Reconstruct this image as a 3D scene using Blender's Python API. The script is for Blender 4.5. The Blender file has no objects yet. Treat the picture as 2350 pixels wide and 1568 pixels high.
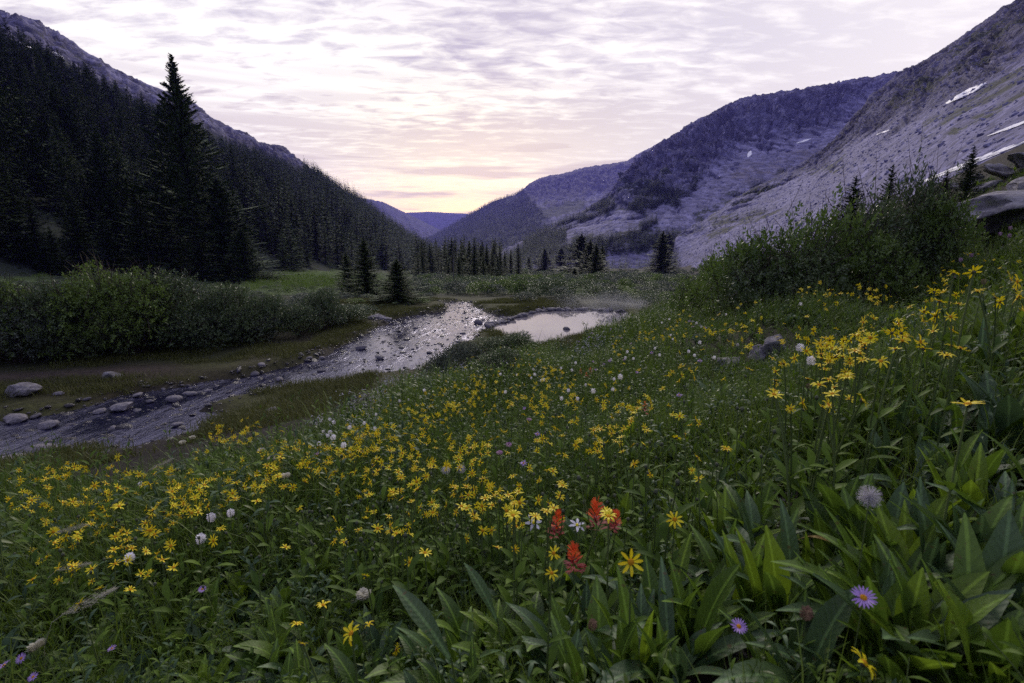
import bpy, math, random
import numpy as np
from mathutils import Vector, Euler, Matrix
from mathutils.bvhtree import BVHTree

SC = bpy.context.scene
COL = SC.collection
RNG = np.random.default_rng(11)
HAZE = 0.00015
R = math.radians

# ------------------------------------------------------------------ camera
F, CX, CY, H = 1128.0, 1175.0, 784.0, 3.2
PITCH = R(12.3)
cam_d = bpy.data.cameras.new("camera")
cam = bpy.data.objects.new("camera", cam_d)
COL.objects.link(cam)
cam.location = (0, 0, H)
cam.rotation_euler = (math.pi / 2 - PITCH, 0, 0)
cam_d.sensor_width = 36.0
cam_d.lens = 36.0 * F / 2350.0
cam_d.clip_start = 0.05
cam_d.clip_end = 20000
cam_d.dof.use_dof = True
cam_d.dof.focus_distance = 4.5
cam_d.dof.aperture_fstop = 5.6
SC.camera = cam
SC.view_settings.view_transform = 'Standard'
SC.view_settings.look = 'None'
SC.view_settings.gamma = 1
SC.view_settings.use_curve_mapping = False
SC.view_settings.exposure = 0.22
try:
    SC.cycles.max_bounces = 7
    SC.cycles.diffuse_bounces = 3
    SC.cycles.transparent_max_bounces = 4
    SC.cycles.volume_bounces = 0
    SC.cycles.use_denoising = False
    SC.cycles.volume_step_rate = 4
    SC.cycles.sample_clamp_indirect = 4.0
except Exception:
    pass


def ray(px, py):
    """direction (y about 1) of a point of the 2350 x 1568 view, as a world vector"""
    px = np.asarray(px, float); py = np.asarray(py, float)
    x = (px - CX) / F; d = (py - CY) / F
    return np.stack([x, math.cos(PITCH) - d * math.sin(PITCH), -math.sin(PITCH) - d * math.cos(PITCH)], -1)


def project(P):
    P = np.asarray(P, float)
    x, y, z = P[..., 0], P[..., 1], P[..., 2] - H
    dep = y * math.cos(PITCH) - z * math.sin(PITCH)
    up = y * math.sin(PITCH) + z * math.cos(PITCH)
    dep = np.where(np.abs(dep) < 1e-6, 1e-6, dep)
    return CX + F * x / dep, CY - F * up / dep, dep


def at(px, py, k):
    return np.array([0, 0, H]) + ray(px, py) * np.asarray(k)[..., None]


def on_plane(px, py, z=0.0):
    r = ray(px, py)
    return np.array([0, 0, H]) + r * ((z - H) / r[..., 2])[..., None]


# ------------------------------------------------------------------ node helpers
def new_mat(name):
    m = bpy.data.materials.new(name); m.use_nodes = True
    nt = m.node_tree; nt.nodes.clear()
    return m, nt


def nd(nt, typ, ins=None, **kw):
    n = nt.nodes.new(typ)
    for k, v in kw.items():
        setattr(n, k, v)
    for k, v in (ins or {}).items():
        s = n.inputs[k]
        if isinstance(v, bpy.types.NodeSocket):
            nt.links.new(v, s)
        else:
            s.default_value = v
    return n


def math_n(nt, op, a, b=0.0, c=None, clamp=False):
    n = nt.nodes.new('ShaderNodeMath'); n.operation = op; n.use_clamp = clamp
    for i, v in enumerate((a, b, c)):
        if v is None: continue
        if isinstance(v, bpy.types.NodeSocket): nt.links.new(v, n.inputs[i])
        else: n.inputs[i].default_value = v
    return n.outputs[0]


def mix_c(nt, fac, a, b, mode='MIX'):
    n = nt.nodes.new('ShaderNodeMix'); n.data_type = 'RGBA'; n.blend_type = mode
    for s, v in ((n.inputs['Factor'], fac), (n.inputs[6], a), (n.inputs[7], b)):
        if isinstance(v, bpy.types.NodeSocket): nt.links.new(v, s)
        else: s.default_value = v if not isinstance(v, tuple) or len(v) == 4 else (*v, 1)
    return n.outputs[2]


def ramp(nt, fac, stops, interp='LINEAR'):
    n = nt.nodes.new('ShaderNodeValToRGB'); n.color_ramp.interpolation = interp
    el = n.color_ramp.elements
    while len(el) < len(stops): el.new(0.5)
    for e, (p, c) in zip(el, stops):
        e.position = p
        e.color = (c, c, c, 1) if isinstance(c, (int, float)) else (*c, 1)
    nt.links.new(fac, n.inputs[0])
    return n.outputs[0]


# ------------------------------------------------------------------ sky and sun
SUN_AZ, SUN_EL = R(-4.0), R(4.0)          # the glow stands in the notch of the valley
world = bpy.data.worlds.new("World"); SC.world = world; world.use_nodes = True
wt = world.node_tree; wt.nodes.clear()
geo = nd(wt, 'ShaderNodeTexCoord')
dirv = geo.outputs['Generated']
sep = nd(wt, 'ShaderNodeSeparateXYZ', {0: dirv})
dx, dy, dz = sep.outputs
dzp = math_n(wt, 'MAXIMUM', dz, 0.0)
sky = nd(wt, 'ShaderNodeTexSky', sky_type='NISHITA', sun_disc=False, sun_elevation=SUN_EL, sun_rotation=SUN_AZ)
# brightness of the high thin overcast by height, warm at the skyline, then cooler and dimmer overhead
grad = ramp(wt, dzp, [(0.0, (46.0, 31.5, 6.5)), (0.035, (40.0, 29.5, 8.5)), (0.07, (21.5, 17.8, 9.2)), (0.13, (14.2, 13.1, 9.4)), (0.28, (10.7, 10.3, 9.3)),
                      (0.45, (8.6, 8.0, 8.6)), (0.62, (8.6, 8.2, 9.2)), (1.0, (8.0, 7.9, 9.3))])
side = nd(wt, 'ShaderNodeMapRange', {0: math_n(wt, 'ABSOLUTE', math_n(wt, 'ADD', dx, 0.05)), 1: 0.06, 2: 0.44, 3: 0.0, 4: 0.9}, interpolation_type='SMOOTHSTEP').outputs[0]
grad = mix_c(wt, side, grad, ramp(wt, dzp, [(0.0, (24.0, 19.0, 16.5)), (0.07, (15.5, 13.2, 12.2)), (0.16, (11.6, 10.9, 10.0)), (0.45, (9.8, 9.4, 9.4)), (1.0, (8.0, 7.9, 9.3))]))
away = nd(wt, 'ShaderNodeMapRange', {0: dy, 1: -0.6, 2: 0.75, 3: 1.0, 4: 0.0}, interpolation_type='SMOOTHSTEP').outputs[0]
grad = mix_c(wt, away, grad, (3.2, 3.3, 5.6))
# the brighter side of the overcast lies to the right of the valley
gl = math_n(wt, 'ADD', math_n(wt, 'MULTIPLY', dx, 0.50), math_n(wt, 'MULTIPLY', dy, 0.76))
gl = math_n(wt, 'ADD', gl, math_n(wt, 'MULTIPLY', dz, 0.42))
glow = nd(wt, 'ShaderNodeMapRange', {0: gl, 1: 0.70, 2: 1.0, 3: 0.0, 4: 1.0}, interpolation_type='SMOOTHSTEP').outputs[0]
grad = mix_c(wt, math_n(wt, 'MULTIPLY', glow, 0.75), grad, (11.0, 10.3, 9.8))
# cloud deck: the view direction carried up to a flat layer
den = math_n(wt, 'ADD', dzp, 0.10)
u = math_n(wt, 'DIVIDE', dx, den); v = math_n(wt, 'DIVIDE', dy, den)
cv = nd(wt, 'ShaderNodeCombineXYZ', {0: u, 1: v, 2: 0.0}).outputs[0]
m1 = nd(wt, 'ShaderNodeMapping', {0: cv, 2: (0, 0, R(-10)), 3: (1.5, 3.4, 1)}).outputs[0]
n1 = nd(wt, 'ShaderNodeTexNoise', {'Vector': m1, 'Scale': 3.3, 'Detail': 8.0, 'Roughness': 0.58, 'Distortion': 0.35}).outputs[0]
m2 = nd(wt, 'ShaderNodeMapping', {0: cv, 1: (3.1, 1.7, 0), 2: (0, 0, R(-8)), 3: (0.55, 1.0, 1)}).outputs[0]
n2 = nd(wt, 'ShaderNodeTexNoise', {'Vector': m2, 'Scale': 0.85, 'Detail': 3.0, 'Roughness': 0.5}).outputs[0]
left = nd(wt, 'ShaderNodeMapRange', {0: math_n(wt, 'DIVIDE', dx, math_n(wt, 'MAXIMUM', dy, 0.05)), 1: 0.75, 2: -0.1, 3: 0.34, 4: 1.0}).outputs[0]
rip = math_n(wt, 'ADD', math_n(wt, 'MULTIPLY', n1, 0.62), math_n(wt, 'MULTIPLY', n2, 0.55))
rip = math_n(wt, 'ADD', rip, math_n(wt, 'MULTIPLY', left, 0.012))
rip = ramp(wt, rip, [(0.505, 0.0), (0.575, 0.5), (0.66, 1.0)])
# long level streaks low over the skyline
av = nd(wt, 'ShaderNodeCombineXYZ', {0: math_n(wt, 'MULTIPLY', dx, 2.6), 1: math_n(wt, 'MULTIPLY', dz, 32.0), 2: 2.7}).outputs[0]
n3 = nd(wt, 'ShaderNodeTexNoise', {'Vector': av, 'Scale': 1.25, 'Detail': 4.0, 'Roughness': 0.55, 'Distortion': 0.2}).outputs[0]
stk = ramp(wt, n3, [(0.47, 0.0), (0.60, 0.95)])
low = ramp(wt, dzp, [(0.0, 1.0), (0.16, 1.0), (0.30, 0.0)])
stk = math_n(wt, 'MULTIPLY', stk, low)
rip = math_n(wt, 'MULTIPLY', rip, left)
rip = math_n(wt, 'MULTIPLY', rip, ramp(wt, dzp, [(0.04, 0.15), (0.20, 1.0), (0.62, 0.95), (0.8, 0.5)]))
cl = math_n(wt, 'MAXIMUM', rip, stk)
cloud_c = mix_c(wt, low, (4.9, 4.4, 5.5), (7.6, 6.5, 5.8))
cloud_c = mix_c(wt, away, cloud_c, (2.7, 2.8, 4.6))
skyc = mix_c(wt, math_n(wt, 'MULTIPLY', cl, 0.92), grad, cloud_c)
skyc = mix_c(wt, 0.10, skyc, sky.outputs[0], 'ADD')
bg = nd(wt, 'ShaderNodeBackground', {'Color': skyc, 'Strength': 0.10})
nd(wt, 'ShaderNodeOutputWorld', {0: bg.outputs[0]})

sun_d = bpy.data.lights.new("sun", 'SUN'); sun_d.energy = 1.5; sun_d.angle = R(20); sun_d.color = (1.0, 0.91, 0.82)
sun = bpy.data.objects.new("sun", sun_d); COL.objects.link(sun)
_sv = Vector((math.sin(SUN_AZ + R(12)), math.cos(SUN_AZ + R(12)), math.tan(R(26))))
sun.rotation_euler = _sv.to_track_quat('Z', 'Y').to_euler()


# ------------------------------------------------------------------ noise
def _hash(ix, iy, seed):
    h = (ix.astype(np.int64) * 374761393 + iy.astype(np.int64) * 668265263 + seed * 1442695041) & 0x7fffffff
    h = ((h ^ (h >> 13)) * 1274126177) & 0x7fffffff
    h = h ^ (h >> 16)
    return (h & 0xffff) / 65535.0


def vnoise(x, y, seed=0):
    x = np.asarray(x, float); y = np.asarray(y, float)
    ix = np.floor(x); iy = np.floor(y); fx = x - ix; fy = y - iy
    fx = fx * fx * fx * (fx * (fx * 6 - 15) + 10); fy = fy * fy * fy * (fy * (fy * 6 - 15) + 10)
    a = _hash(ix, iy, seed); b = _hash(ix + 1, iy, seed); c = _hash(ix, iy + 1, seed); d = _hash(ix + 1, iy + 1, seed)
    return (a * (1 - fx) + b * fx) * (1 - fy) + (c * (1 - fx) + d * fx) * fy


def fbm(x, y, seed=0, octs=5, gain=0.5, ridged=False):
    t = 0; a = 1.0; s = 0
    for o in range(octs):
        n = vnoise(x * 2 ** o + 17.3 * o, y * 2 ** o - 9.1 * o, seed + o)
        if ridged: n = 1 - np.abs(2 * n - 1)
        t = t + a * n; s += a; a *= gain
    return t / s


def sstep(a, b, x):
    t = np.clip((x - a) / (b - a), 0, 1)
    return t * t * (3 - 2 * t)


# ------------------------------------------------------------------ object helpers
def tag(o, label=None, cat=None, group=None, kind=None):
    if label: o['label'] = label
    if cat: o['category'] = cat
    if group: o['group'] = group
    if kind: o['kind'] = kind
    return o


def mesh_data(name, V, Fc, mats, mi=None, smooth=False):
    me = bpy.data.meshes.new(name)
    V = np.asarray(V, np.float32)
    if isinstance(Fc, np.ndarray):
        n, k = Fc.shape
        me.vertices.add(len(V)); me.vertices.foreach_set('co', V.ravel())
        me.loops.add(n * k); me.loops.foreach_set('vertex_index', Fc.astype(np.int32).ravel())
        me.polygons.add(n); me.polygons.foreach_set('loop_start', np.arange(0, n * k, k, dtype=np.int32))
        me.update(calc_edges=True)
    else:
        me.from_pydata([tuple(map(float, p)) for p in V], [], Fc)
    for m in (mats if isinstance(mats, (list, tuple)) else [mats]): me.materials.append(m)
    if mi is not None: me.polygons.foreach_set('material_index', np.asarray(mi, np.int32))
    if smooth: me.polygons.foreach_set('use_smooth', np.ones(len(me.polygons), bool))
    me.update()
    return me


def obj(name, me, parent=None, loc=None, rot=None, scale=None):
    o = bpy.data.objects.new(name, me); COL.objects.link(o)
    if parent: o.parent = parent
    if loc is not None: o.location = loc
    if rot is not None: o.rotation_euler = rot
    if scale is not None: o.scale = scale if hasattr(scale, '__len__') else (scale,) * 3
    return o


def grid_faces(nu, nv):
    i = np.arange(nu - 1)[:, None] * nv + np.arange(nv - 1)[None, :]
    i = i.ravel()
    return np.stack([i, i + nv, i + nv + 1, i + 1], 1)


class MB:
    """collects vertices and faces, each face with a material slot"""
    def __init__(s): s.V = []; s.F = []; s.M = []
    def add(s, V, Fc, mi=0):
        b = len(s.V); s.V.extend([tuple(map(float, p)) for p in V])
        s.F.extend([tuple(b + i for i in f) for f in Fc]); s.M.extend([mi] * len(Fc))
    def tube(s, pts, radii, n=5, mi=0, cap=True):
        pts = [Vector(p) for p in pts]; V = []; Fc = []
        for i, p in enumerate(pts):
            t = (pts[min(i + 1, len(pts) - 1)] - pts[max(i - 1, 0)]).normalized()
            a = t.cross(Vector((0.3, 0.9, 0.2))).normalized(); b = t.cross(a)
            for k in range(n):
                w = 2 * math.pi * k / n
                V.append(p + (a * math.cos(w) + b * math.sin(w)) * radii[i])
        for i in range(len(pts) - 1):
            for k in range(n):
                k2 = (k + 1) % n
                Fc.append((i * n + k, i * n + k2, (i + 1) * n + k2, (i + 1) * n + k))
        if cap: Fc.append(tuple((len(pts) - 1) * n + k for k in range(n)))
        s.add(V, Fc, mi)
    def data(s, name, mats, smooth=False):
        return mesh_data(name, s.V, s.F, mats, s.M, smooth)


def scatter(name, protos, P, rot, scl, idx, label=None, cat=None, parent=None):
    """many copies of a few meshes as ONE object of kind stuff"""
    col = bpy.data.collections.new(name + "_kinds")
    for i, me in enumerate(protos):
        col.objects.link(bpy.data.objects.new(f"{name}_kind_{i:02d}", me))
    me = bpy.data.meshes.new(name)
    P = np.asarray(P, np.float32)
    me.vertices.add(len(P)); me.vertices.foreach_set('co', P.ravel())
    a = me.attributes.new('rot', 'FLOAT_VECTOR', 'POINT'); a.data.foreach_set('vector', np.asarray(rot, np.float32).ravel())
    a = me.attributes.new('scl', 'FLOAT_VECTOR', 'POINT')
    scl = np.asarray(scl, np.float32)
    if scl.ndim == 1: scl = np.stack([scl] * 3, 1)
    a.data.foreach_set('vector', scl.ravel())
    a = me.attributes.new('idx', 'INT', 'POINT'); a.data.foreach_set('value', np.asarray(idx, np.int32))
    o = obj(name, me, parent)
    ng = bpy.data.node_groups.new(name + "_nodes", 'GeometryNodeTree')
    ng.interface.new_socket('Geometry', in_out='INPUT', socket_type='NodeSocketGeometry')
    ng.interface.new_socket('Geometry', in_out='OUTPUT', socket_type='NodeSocketGeometry')
    gi = ng.nodes.new('NodeGroupInput'); go = ng.nodes.new('NodeGroupOutput')
    ci = ng.nodes.new('GeometryNodeCollectionInfo'); ci.inputs['Collection'].default_value = col
    ci.inputs['Separate Children'].default_value = True; ci.inputs['Reset Children'].default_value = True
    ip = ng.nodes.new('GeometryNodeInstanceOnPoints'); ip.inputs['Pick Instance'].default_value = True
    def na(n, t):
        q = ng.nodes.new('GeometryNodeInputNamedAttribute'); q.data_type = t; q.inputs[0].default_value = n
        return [s for s in q.outputs if s.enabled][0]
    e2r = ng.nodes.new('FunctionNodeEulerToRotation')
    L = ng.links.new
    L(gi.outputs[0], ip.inputs['Points']); L(ci.outputs[0], ip.inputs['Instance'])
    L(na('idx', 'INT'), ip.inputs['Instance Index'])
    L(na('rot', 'FLOAT_VECTOR'), e2r.inputs[0]); L(e2r.outputs[0], ip.inputs['Rotation'])
    L(na('scl', 'FLOAT_VECTOR'), ip.inputs['Scale'])
    L(ip.outputs[0], go.inputs[0])
    md = o.modifiers.new('scatter', 'NODES'); md.node_group = ng
    tag(o, label, cat, kind='stuff')
    return o


# ------------------------------------------------------------------ lie of the land
FOOT = np.array([(-40, -30), (-22, -9), (-12, 1.0), (-7.1, 6.2), (-5.2, 7.9), (-2.3, 9.6), (-0.6, 12.0), (1.0, 14.2), (4.6, 18.6),
                 (11, 29), (20, 50), (33, 90), (46, 140), (62, 220), (80, 320), (100, 500), (120, 900), (120, 1400)], float)


def line_dist(x, y, pts):
    """signed distance to an open polyline, positive to its right"""
    best = np.full(x.shape, 1e9); sg = np.ones(x.shape)
    for (ax, ay), (bx, by) in zip(pts[:-1], pts[1:]):
        ex, ey = bx - ax, by - ay
        t = np.clip(((x - ax) * ex + (y - ay) * ey) / (ex * ex + ey * ey), 0, 1)
        qx, qy = x - ax - t * ex, y - ay - t * ey
        d = qx * qx + qy * qy
        m = d < best - 1e-9
        best = np.where(m, d, best)
        c = ex * (y - ay) - ey * (x - ax)
        sg = np.where(m, np.where(c < 0, 1.0, -1.0), sg)
    return np.sqrt(best) * sg


def poly_dist(x, y, pts):
    """signed distance to a closed polygon, negative inside"""
    best = np.full(x.shape, 1e9); ins = np.zeros(x.shape, bool)
    n = len(pts)
    for i in range(n):
        ax, ay = pts[i]; bx, by = pts[(i + 1) % n]
        ex, ey = bx - ax, by - ay
        t = np.clip(((x - ax) * ex + (y - ay) * ey) / (ex * ex + ey * ey + 1e-12), 0, 1)
        best = np.minimum(best, (x - ax - t * ex) ** 2 + (y - ay - t * ey) ** 2)
        c = (ay > y) != (by > y)
        ins ^= c & (x < ex * (y - ay) / (ey if abs(ey) > 1e-12 else 1e-12) + ax)
    d = np.sqrt(best)
    return np.where(ins, -d, d)


STREAM_PX = [(1010, 692), (1070, 694), (1085, 706), (1120, 718), (1165, 728), (1150, 745), (1090, 768), (1050, 800), (1000, 832), (970, 850),
             (880, 866), (780, 874), (640, 898), (540, 915), (470, 935), (505, 960), (480, 990), (360, 1020), (250, 1045), (120, 1062), (0, 1085),
             (-300, 1150), (-700, 1150), (-700, 960), (-300, 965), (0, 972), (130, 955), (230, 930), (330, 900), (430, 885), (560, 868), (660, 845), (740, 818),
             (800, 792), (850, 762), (900, 735), (960, 722), (1015, 716), (1030, 706)]
POOL_PX = [(1135, 752), (1165, 735), (1195, 724), (1240, 715), (1300, 712.5), (1370, 713), (1425, 717), (1440, 727), (1420, 742), (1385, 762), (1310, 785), (1235, 800), (1195, 790), (1150, 770)]
SIDE_PX = [(300, 1010), (420, 985), (470, 975), (500, 990), (470, 1020), (420, 1060), (330, 1085), (260, 1075)]
STREAM = on_plane(*np.array(STREAM_PX, float).T)[:, :2]
POOL = on_plane(*np.array(POOL_PX, float).T)[:, :2]
SIDE = on_plane(*np.array(SIDE_PX, float).T)[:, :2]


def floor_z(x, y):
    t = np.maximum(0, y - 19)
    z = 0.16 - 0.065 * t * sstep(0, 14, t)
    l = np.maximum(0, -x - 6 - 0.20 * np.maximum(y - 8, 0))
    z = z + 0.035 * l * sstep(0, 8, l)
    return z


def slope_z(x, y):
    s = line_dist(x, y, FOOT)
    sp = np.maximum(s, 0)
    z = 0.20 * np.minimum(sp, 8) + 0.50 * np.clip(sp - 8, 0, 5) + 0.12 * np.maximum(sp - 13, 0)
    near = sstep(60, 22, y)
    z = z * (0.55 + 0.45 * near)
    z = z + 0.20 * np.clip(x - 6, 0, 14) * near * sstep(4, 9, s)
    return z, s


def ground0(x, y):
    x = np.asarray(x, float); y = np.asarray(y, float)
    zs, s = slope_z(x, y)
    z = floor_z(x, y) + zs
    z = z + 0.46 * np.exp(-((x - 2.35) ** 2 + (y - 2.5) ** 2) / (2 * 1.15 ** 2))
    z = z + 0.50 * np.exp(-((x - 3.9) ** 2 / 5.5 + (y - 6.6) ** 2 / 8.0))
    dist = np.hypot(x, y)
    amp = 0.05 + 0.004 * np.minimum(dist, 200)
    z = z + (fbm(x * 0.55, y * 0.55, 3, 4) - 0.5) * 0.22 * sstep(1.5, 5, dist) + (fbm(x * 0.08, y * 0.08, 8, 3) - 0.5) * amp * 4 * sstep(20, 60, dist)
    return z


def water_d(x, y):
    d = np.minimum(poly_dist(x, y, STREAM), poly_dist(x, y, POOL))
    return np.minimum(d, poly_dist(x, y, SIDE))


def ground(x, y):
    x = np.asarray(x, float); y = np.asarray(y, float)
    z = ground0(x, y)
    near = (y > 2) & (y < 34) & (np.abs(x) < 24)
    if near.any():
        zz = z[near]; xn, yn = x[near], y[near]
        d = water_d(xn, yn) + (fbm(xn * 1.6, yn * 1.6, 21, 4) - 0.5) * 0.9
        carve = np.minimum(zz, -0.16 + (fbm(xn * 2.2, yn * 2.2, 31, 3) - 0.5) * 0.22)
        t = sstep(0.45, -0.35, d)
        zz = zz * (1 - t) + carve * t
        z = z.copy(); z[near] = zz
    return z


def ground_hit(px, py, h=0.0, tmax=400.0):
    """where the view through (px, py) comes down to h above the land"""
    px = np.atleast_1d(np.asarray(px, float)); py = np.atleast_1d(np.asarray(py, float))
    h = np.broadcast_to(np.asarray(h, float), px.shape)
    r = ray(px, py)
    ts = np.geomspace(0.45, tmax, 260)
    hit = np.full(px.shape, np.nan); prev = np.full(px.shape, 1e9)
    for i, t in enumerate(ts):
        p = r * t
        g = H + p[:, 2] - ground0(p[:, 0], p[:, 1]) - h
        m = np.isnan(hit) & (g <= 0)
        if i:
            f = prev / np.maximum(prev - g, 1e-9)
            hit[m] = (ts[i - 1] + (t - ts[i - 1]) * np.clip(f, 0, 1))[m]
        else:
            hit[m] = t
        prev = g
        if not np.isnan(hit).any(): break
    P = r * hit[:, None]
    P[:, 2] = ground0(P[:, 0], P[:, 1])
    return P


# ------------------------------------------------------------------ materials of the setting
def mat_ground():
    m, nt = new_mat("soil_and_turf")
    at_ = nd(nt, 'ShaderNodeAttribute', attribute_name='Col').outputs[0]
    tc = nd(nt, 'ShaderNodeTexCoord').outputs['Object']
    n = nd(nt, 'ShaderNodeTexNoise', {'Vector': tc, 'Scale': 9.0, 'Detail': 8.0, 'Roughness': 0.7}).outputs[0]
    n2 = nd(nt, 'ShaderNodeTexNoise', {'Vector': tc, 'Scale': 70.0, 'Detail': 4.0, 'Roughness': 0.7}).outputs[0]
    f = ramp(nt, n, [(0.3, 0.45), (0.7, 1.5)]); f2 = ramp(nt, n2, [(0.3, 0.6), (0.7, 1.4)])
    c = mix_c(nt, 1.0, at_, f, 'MULTIPLY'); c = mix_c(nt, 1.0, c, f2, 'MULTIPLY')
    hsum = math_n(nt, 'ADD', n, math_n(nt, 'MULTIPLY', n2, 0.35))
    b = nd(nt, 'ShaderNodeBump', {'Strength': 0.8, 'Distance': 0.05, 'Height': hsum}).outputs[0]
    p = nd(nt, 'ShaderNodeBsdfPrincipled', {'Base Color': c, 'Roughness': 0.9, 'Normal': b, 'Specular IOR Level': 0.25})
    nd(nt, 'ShaderNodeOutputMaterial', {0: p.outputs[0]})
    return m


def mat_mountain(name, scale, bump, tint=(1, 1, 1)):
    """rock, scree and turf by the colour of each spot, with grain of rubble"""
    m, nt = new_mat(name)
    at_ = nd(nt, 'ShaderNodeAttribute', attribute_name='Col').outputs[0]
    tc = nd(nt, 'ShaderNodeTexCoord').outputs['Object']
    vo = nd(nt, 'ShaderNodeTexVoronoi', {'Vector': tc, 'Scale': scale}, feature='F1')
    n = nd(nt, 'ShaderNodeTexNoise', {'Vector': tc, 'Scale': scale * 0.35, 'Detail': 9.0, 'Roughness': 0.72}).outputs[0]
    vr = nd(nt, 'ShaderNodeSeparateColor', {0: vo.outputs['Color']}).outputs[0]
    rk = nd(nt, 'ShaderNodeAttribute', attribute_name='Col').outputs['Alpha']
    f = math_n(nt, 'ADD', math_n(nt, 'MULTIPLY', vr, 0.85), 0.55)
    f2 = mix_c(nt, rk, ramp(nt, n, [(0.30, 0.62), (0.70, 1.35)]), ramp(nt, n, [(0.34, 0.35), (0.66, 1.7)]))
    c = mix_c(nt, 1.0, at_, f2, 'MULTIPLY')
    cf = nd(nt, 'ShaderNodeCombineColor', {0: f, 1: f, 2: f}).outputs[0]
    c = mix_c(nt, 1.0, c, cf, 'MULTIPLY')
    c = mix_c(nt, 1.0, c, (*tint, 1), 'MULTIPLY')
    hs = math_n(nt, 'ADD', math_n(nt, 'MULTIPLY', n, 2.0), math_n(nt, 'MULTIPLY', vo.outputs['Distance'], -1.0))
    b = nd(nt, 'ShaderNodeBump', {'Strength': math_n(nt, 'ADD', math_n(nt, 'MULTIPLY', rk, 0.7), 0.3), 'Distance': bump, 'Height': hs}).outputs[0]
    p = nd(nt, 'ShaderNodeBsdfPrincipled', {'Base Color': c, 'Roughness': 0.9, 'Normal': b, 'Specular IOR Level': 0.2})
    nd(nt, 'ShaderNodeOutputMaterial', {0: p.outputs[0]})
    return m


def mat_water(name, scale, bump, rough, ior, base, tint=(1, 1, 1)):
    m, nt = new_mat(name)
    tc = nd(nt, 'ShaderNodeTexCoord').outputs['Object']
    mp = nd(nt, 'ShaderNodeMapping', {0: tc, 2: (0, 0, R(-35)), 3: (1.0, 0.34, 1)}).outputs[0]
    n = nd(nt, 'ShaderNodeTexNoise', {'Vector': mp, 'Scale': scale, 'Detail': 6.0, 'Roughness': 0.66, 'Distortion': 0.6}).outputs[0]
    nf = nd(nt, 'ShaderNodeTexNoise', {'Vector': mp, 'Scale': scale * 5.5, 'Detail': 4.0, 'Roughness': 0.6, 'Distortion': 1.0}).outputs[0]
    n = math_n(nt, 'ADD', n, math_n(nt, 'MULTIPLY', nf, 0.16))
    big = nd(nt, 'ShaderNodeTexNoise', {'Vector': mp, 'Scale': 0.9, 'Detail': 3.0}).outputs[0]
    b = nd(nt, 'ShaderNodeBump', {'Strength': ramp(nt, big, [(0.40, 0.25), (0.58, 1.0)]), 'Distance': bump, 'Height': n}).outputs[0]
    p = nd(nt, 'ShaderNodeBsdfPrincipled', {'Base Color': (*base, 1), 'Roughness': rough, 'IOR': ior, 'Normal': b, 'Specular IOR Level': 0.5, 'Specular Tint': (*tint, 1)})
    nd(nt, 'ShaderNodeOutputMaterial', {0: p.outputs[0]})
    return m


def simple_mat(name, col, rough=0.8, spec=0.3, var=0.25, scale=8.0, bump=0.0):
    m, nt = new_mat(name)
    tc = nd(nt, 'ShaderNodeTexCoord').outputs['Object']
    n = nd(nt, 'ShaderNodeTexNoise', {'Vector': tc, 'Scale': scale, 'Detail': 6.0, 'Roughness': 0.65}).outputs[0]
    f = ramp(nt, n, [(0.3, 1 - var), (0.7, 1 + var)])
    c = mix_c(nt, 1.0, (*col, 1), f, 'MULTIPLY')
    p = nd(nt, 'ShaderNodeBsdfPrincipled', {'Base Color': c, 'Roughness': rough, 'Specular IOR Level': spec})
    if bump:
        b = nd(nt, 'ShaderNodeBump', {'Strength': 0.8, 'Distance': bump, 'Height': n}); nt.links.new(b.outputs[0], p.inputs['Normal'])
    nd(nt, 'ShaderNodeOutputMaterial', {0: p.outputs[0]})
    return m


def set_col(me, C, A=None):
    a = me.color_attributes.new('Col', 'FLOAT_COLOR', 'POINT')
    C = np.concatenate([np.clip(C, 0, 1), np.ones((len(C), 1)) if A is None else np.clip(A, 0, 1).reshape(-1, 1)], 1).astype(np.float32)
    a.data.foreach_set('color', C.ravel())


# ------------------------------------------------------------------ the ground sheet
def axis(lo, hi, n, w):
    a, b = math.asinh(lo / w), math.asinh(hi / w)
    return np.sinh(np.linspace(a, b, n)) * w


gx = axis(-170, 190, 330, 7.0); gy = axis(-70, 1400, 470, 9.0)
X, Y = np.meshgrid(gx, gy, indexing='ij'); X = X.ravel(); Y = Y.ravel()
Z = ground(X, Y)
me = mesh_data("ground", np.stack([X, Y, Z], 1), grid_faces(len(gx), len(gy)), mat_ground(), smooth=True)
_, S = slope_z(X, Y)
wd = np.full(X.shape, 9.0); nr = (Y > 0) & (Y < 36) & (np.abs(X) < 26); wd[nr] = water_d(X[nr], Y[nr])
nz = fbm(X * 0.5, Y * 0.5, 40, 5)[:, None]; nb = fbm(X * 0.05, Y * 0.05, 44, 4)[:, None]
C = np.where(S[:, None] > -0.4, np.array([.020, .016, .012]), np.array([.030, .034, .014]) * (0.6 + 0.8 * nz))
moss = np.array([.050, .054, .014]); brown = np.array([.034, .028, .014])
bank = (sstep(3.2, 0.2, wd) * (S < 0.3) * (Y < 30))[:, None]
C = C * (1 - bank) + bank * (moss * sstep(.38, .62, nz) + brown * (1 - sstep(.38, .62, nz)))
bed = sstep(0.25, -0.2, wd)[:, None]
C = C * (1 - bed) + bed * np.array([.035, .030, .026]) * (0.5 + nz)
qx, qy, qd = project(np.stack([X, Y, Z], 1))
path = (np.exp(-((qy - (866 - 0.05 * qx)) / 11.0) ** 2) * sstep(480, 300, qx) * (qd > 0) * (S < 0))[:, None]
C = C * (1 - path) + path * np.array([.060, .045, .036])
mead = (((Y > 30) & (S < 0) & (X < 6)) * sstep(.35, .55, nb[:, 0]))[:, None]
C = C * (1 - mead) + mead * np.array([.045, .075, .018])
bright = (np.exp(-((qx - 700) / 110) ** 2 - ((qy - 642) / 18) ** 2) * (qd > 20))[:, None]
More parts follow.
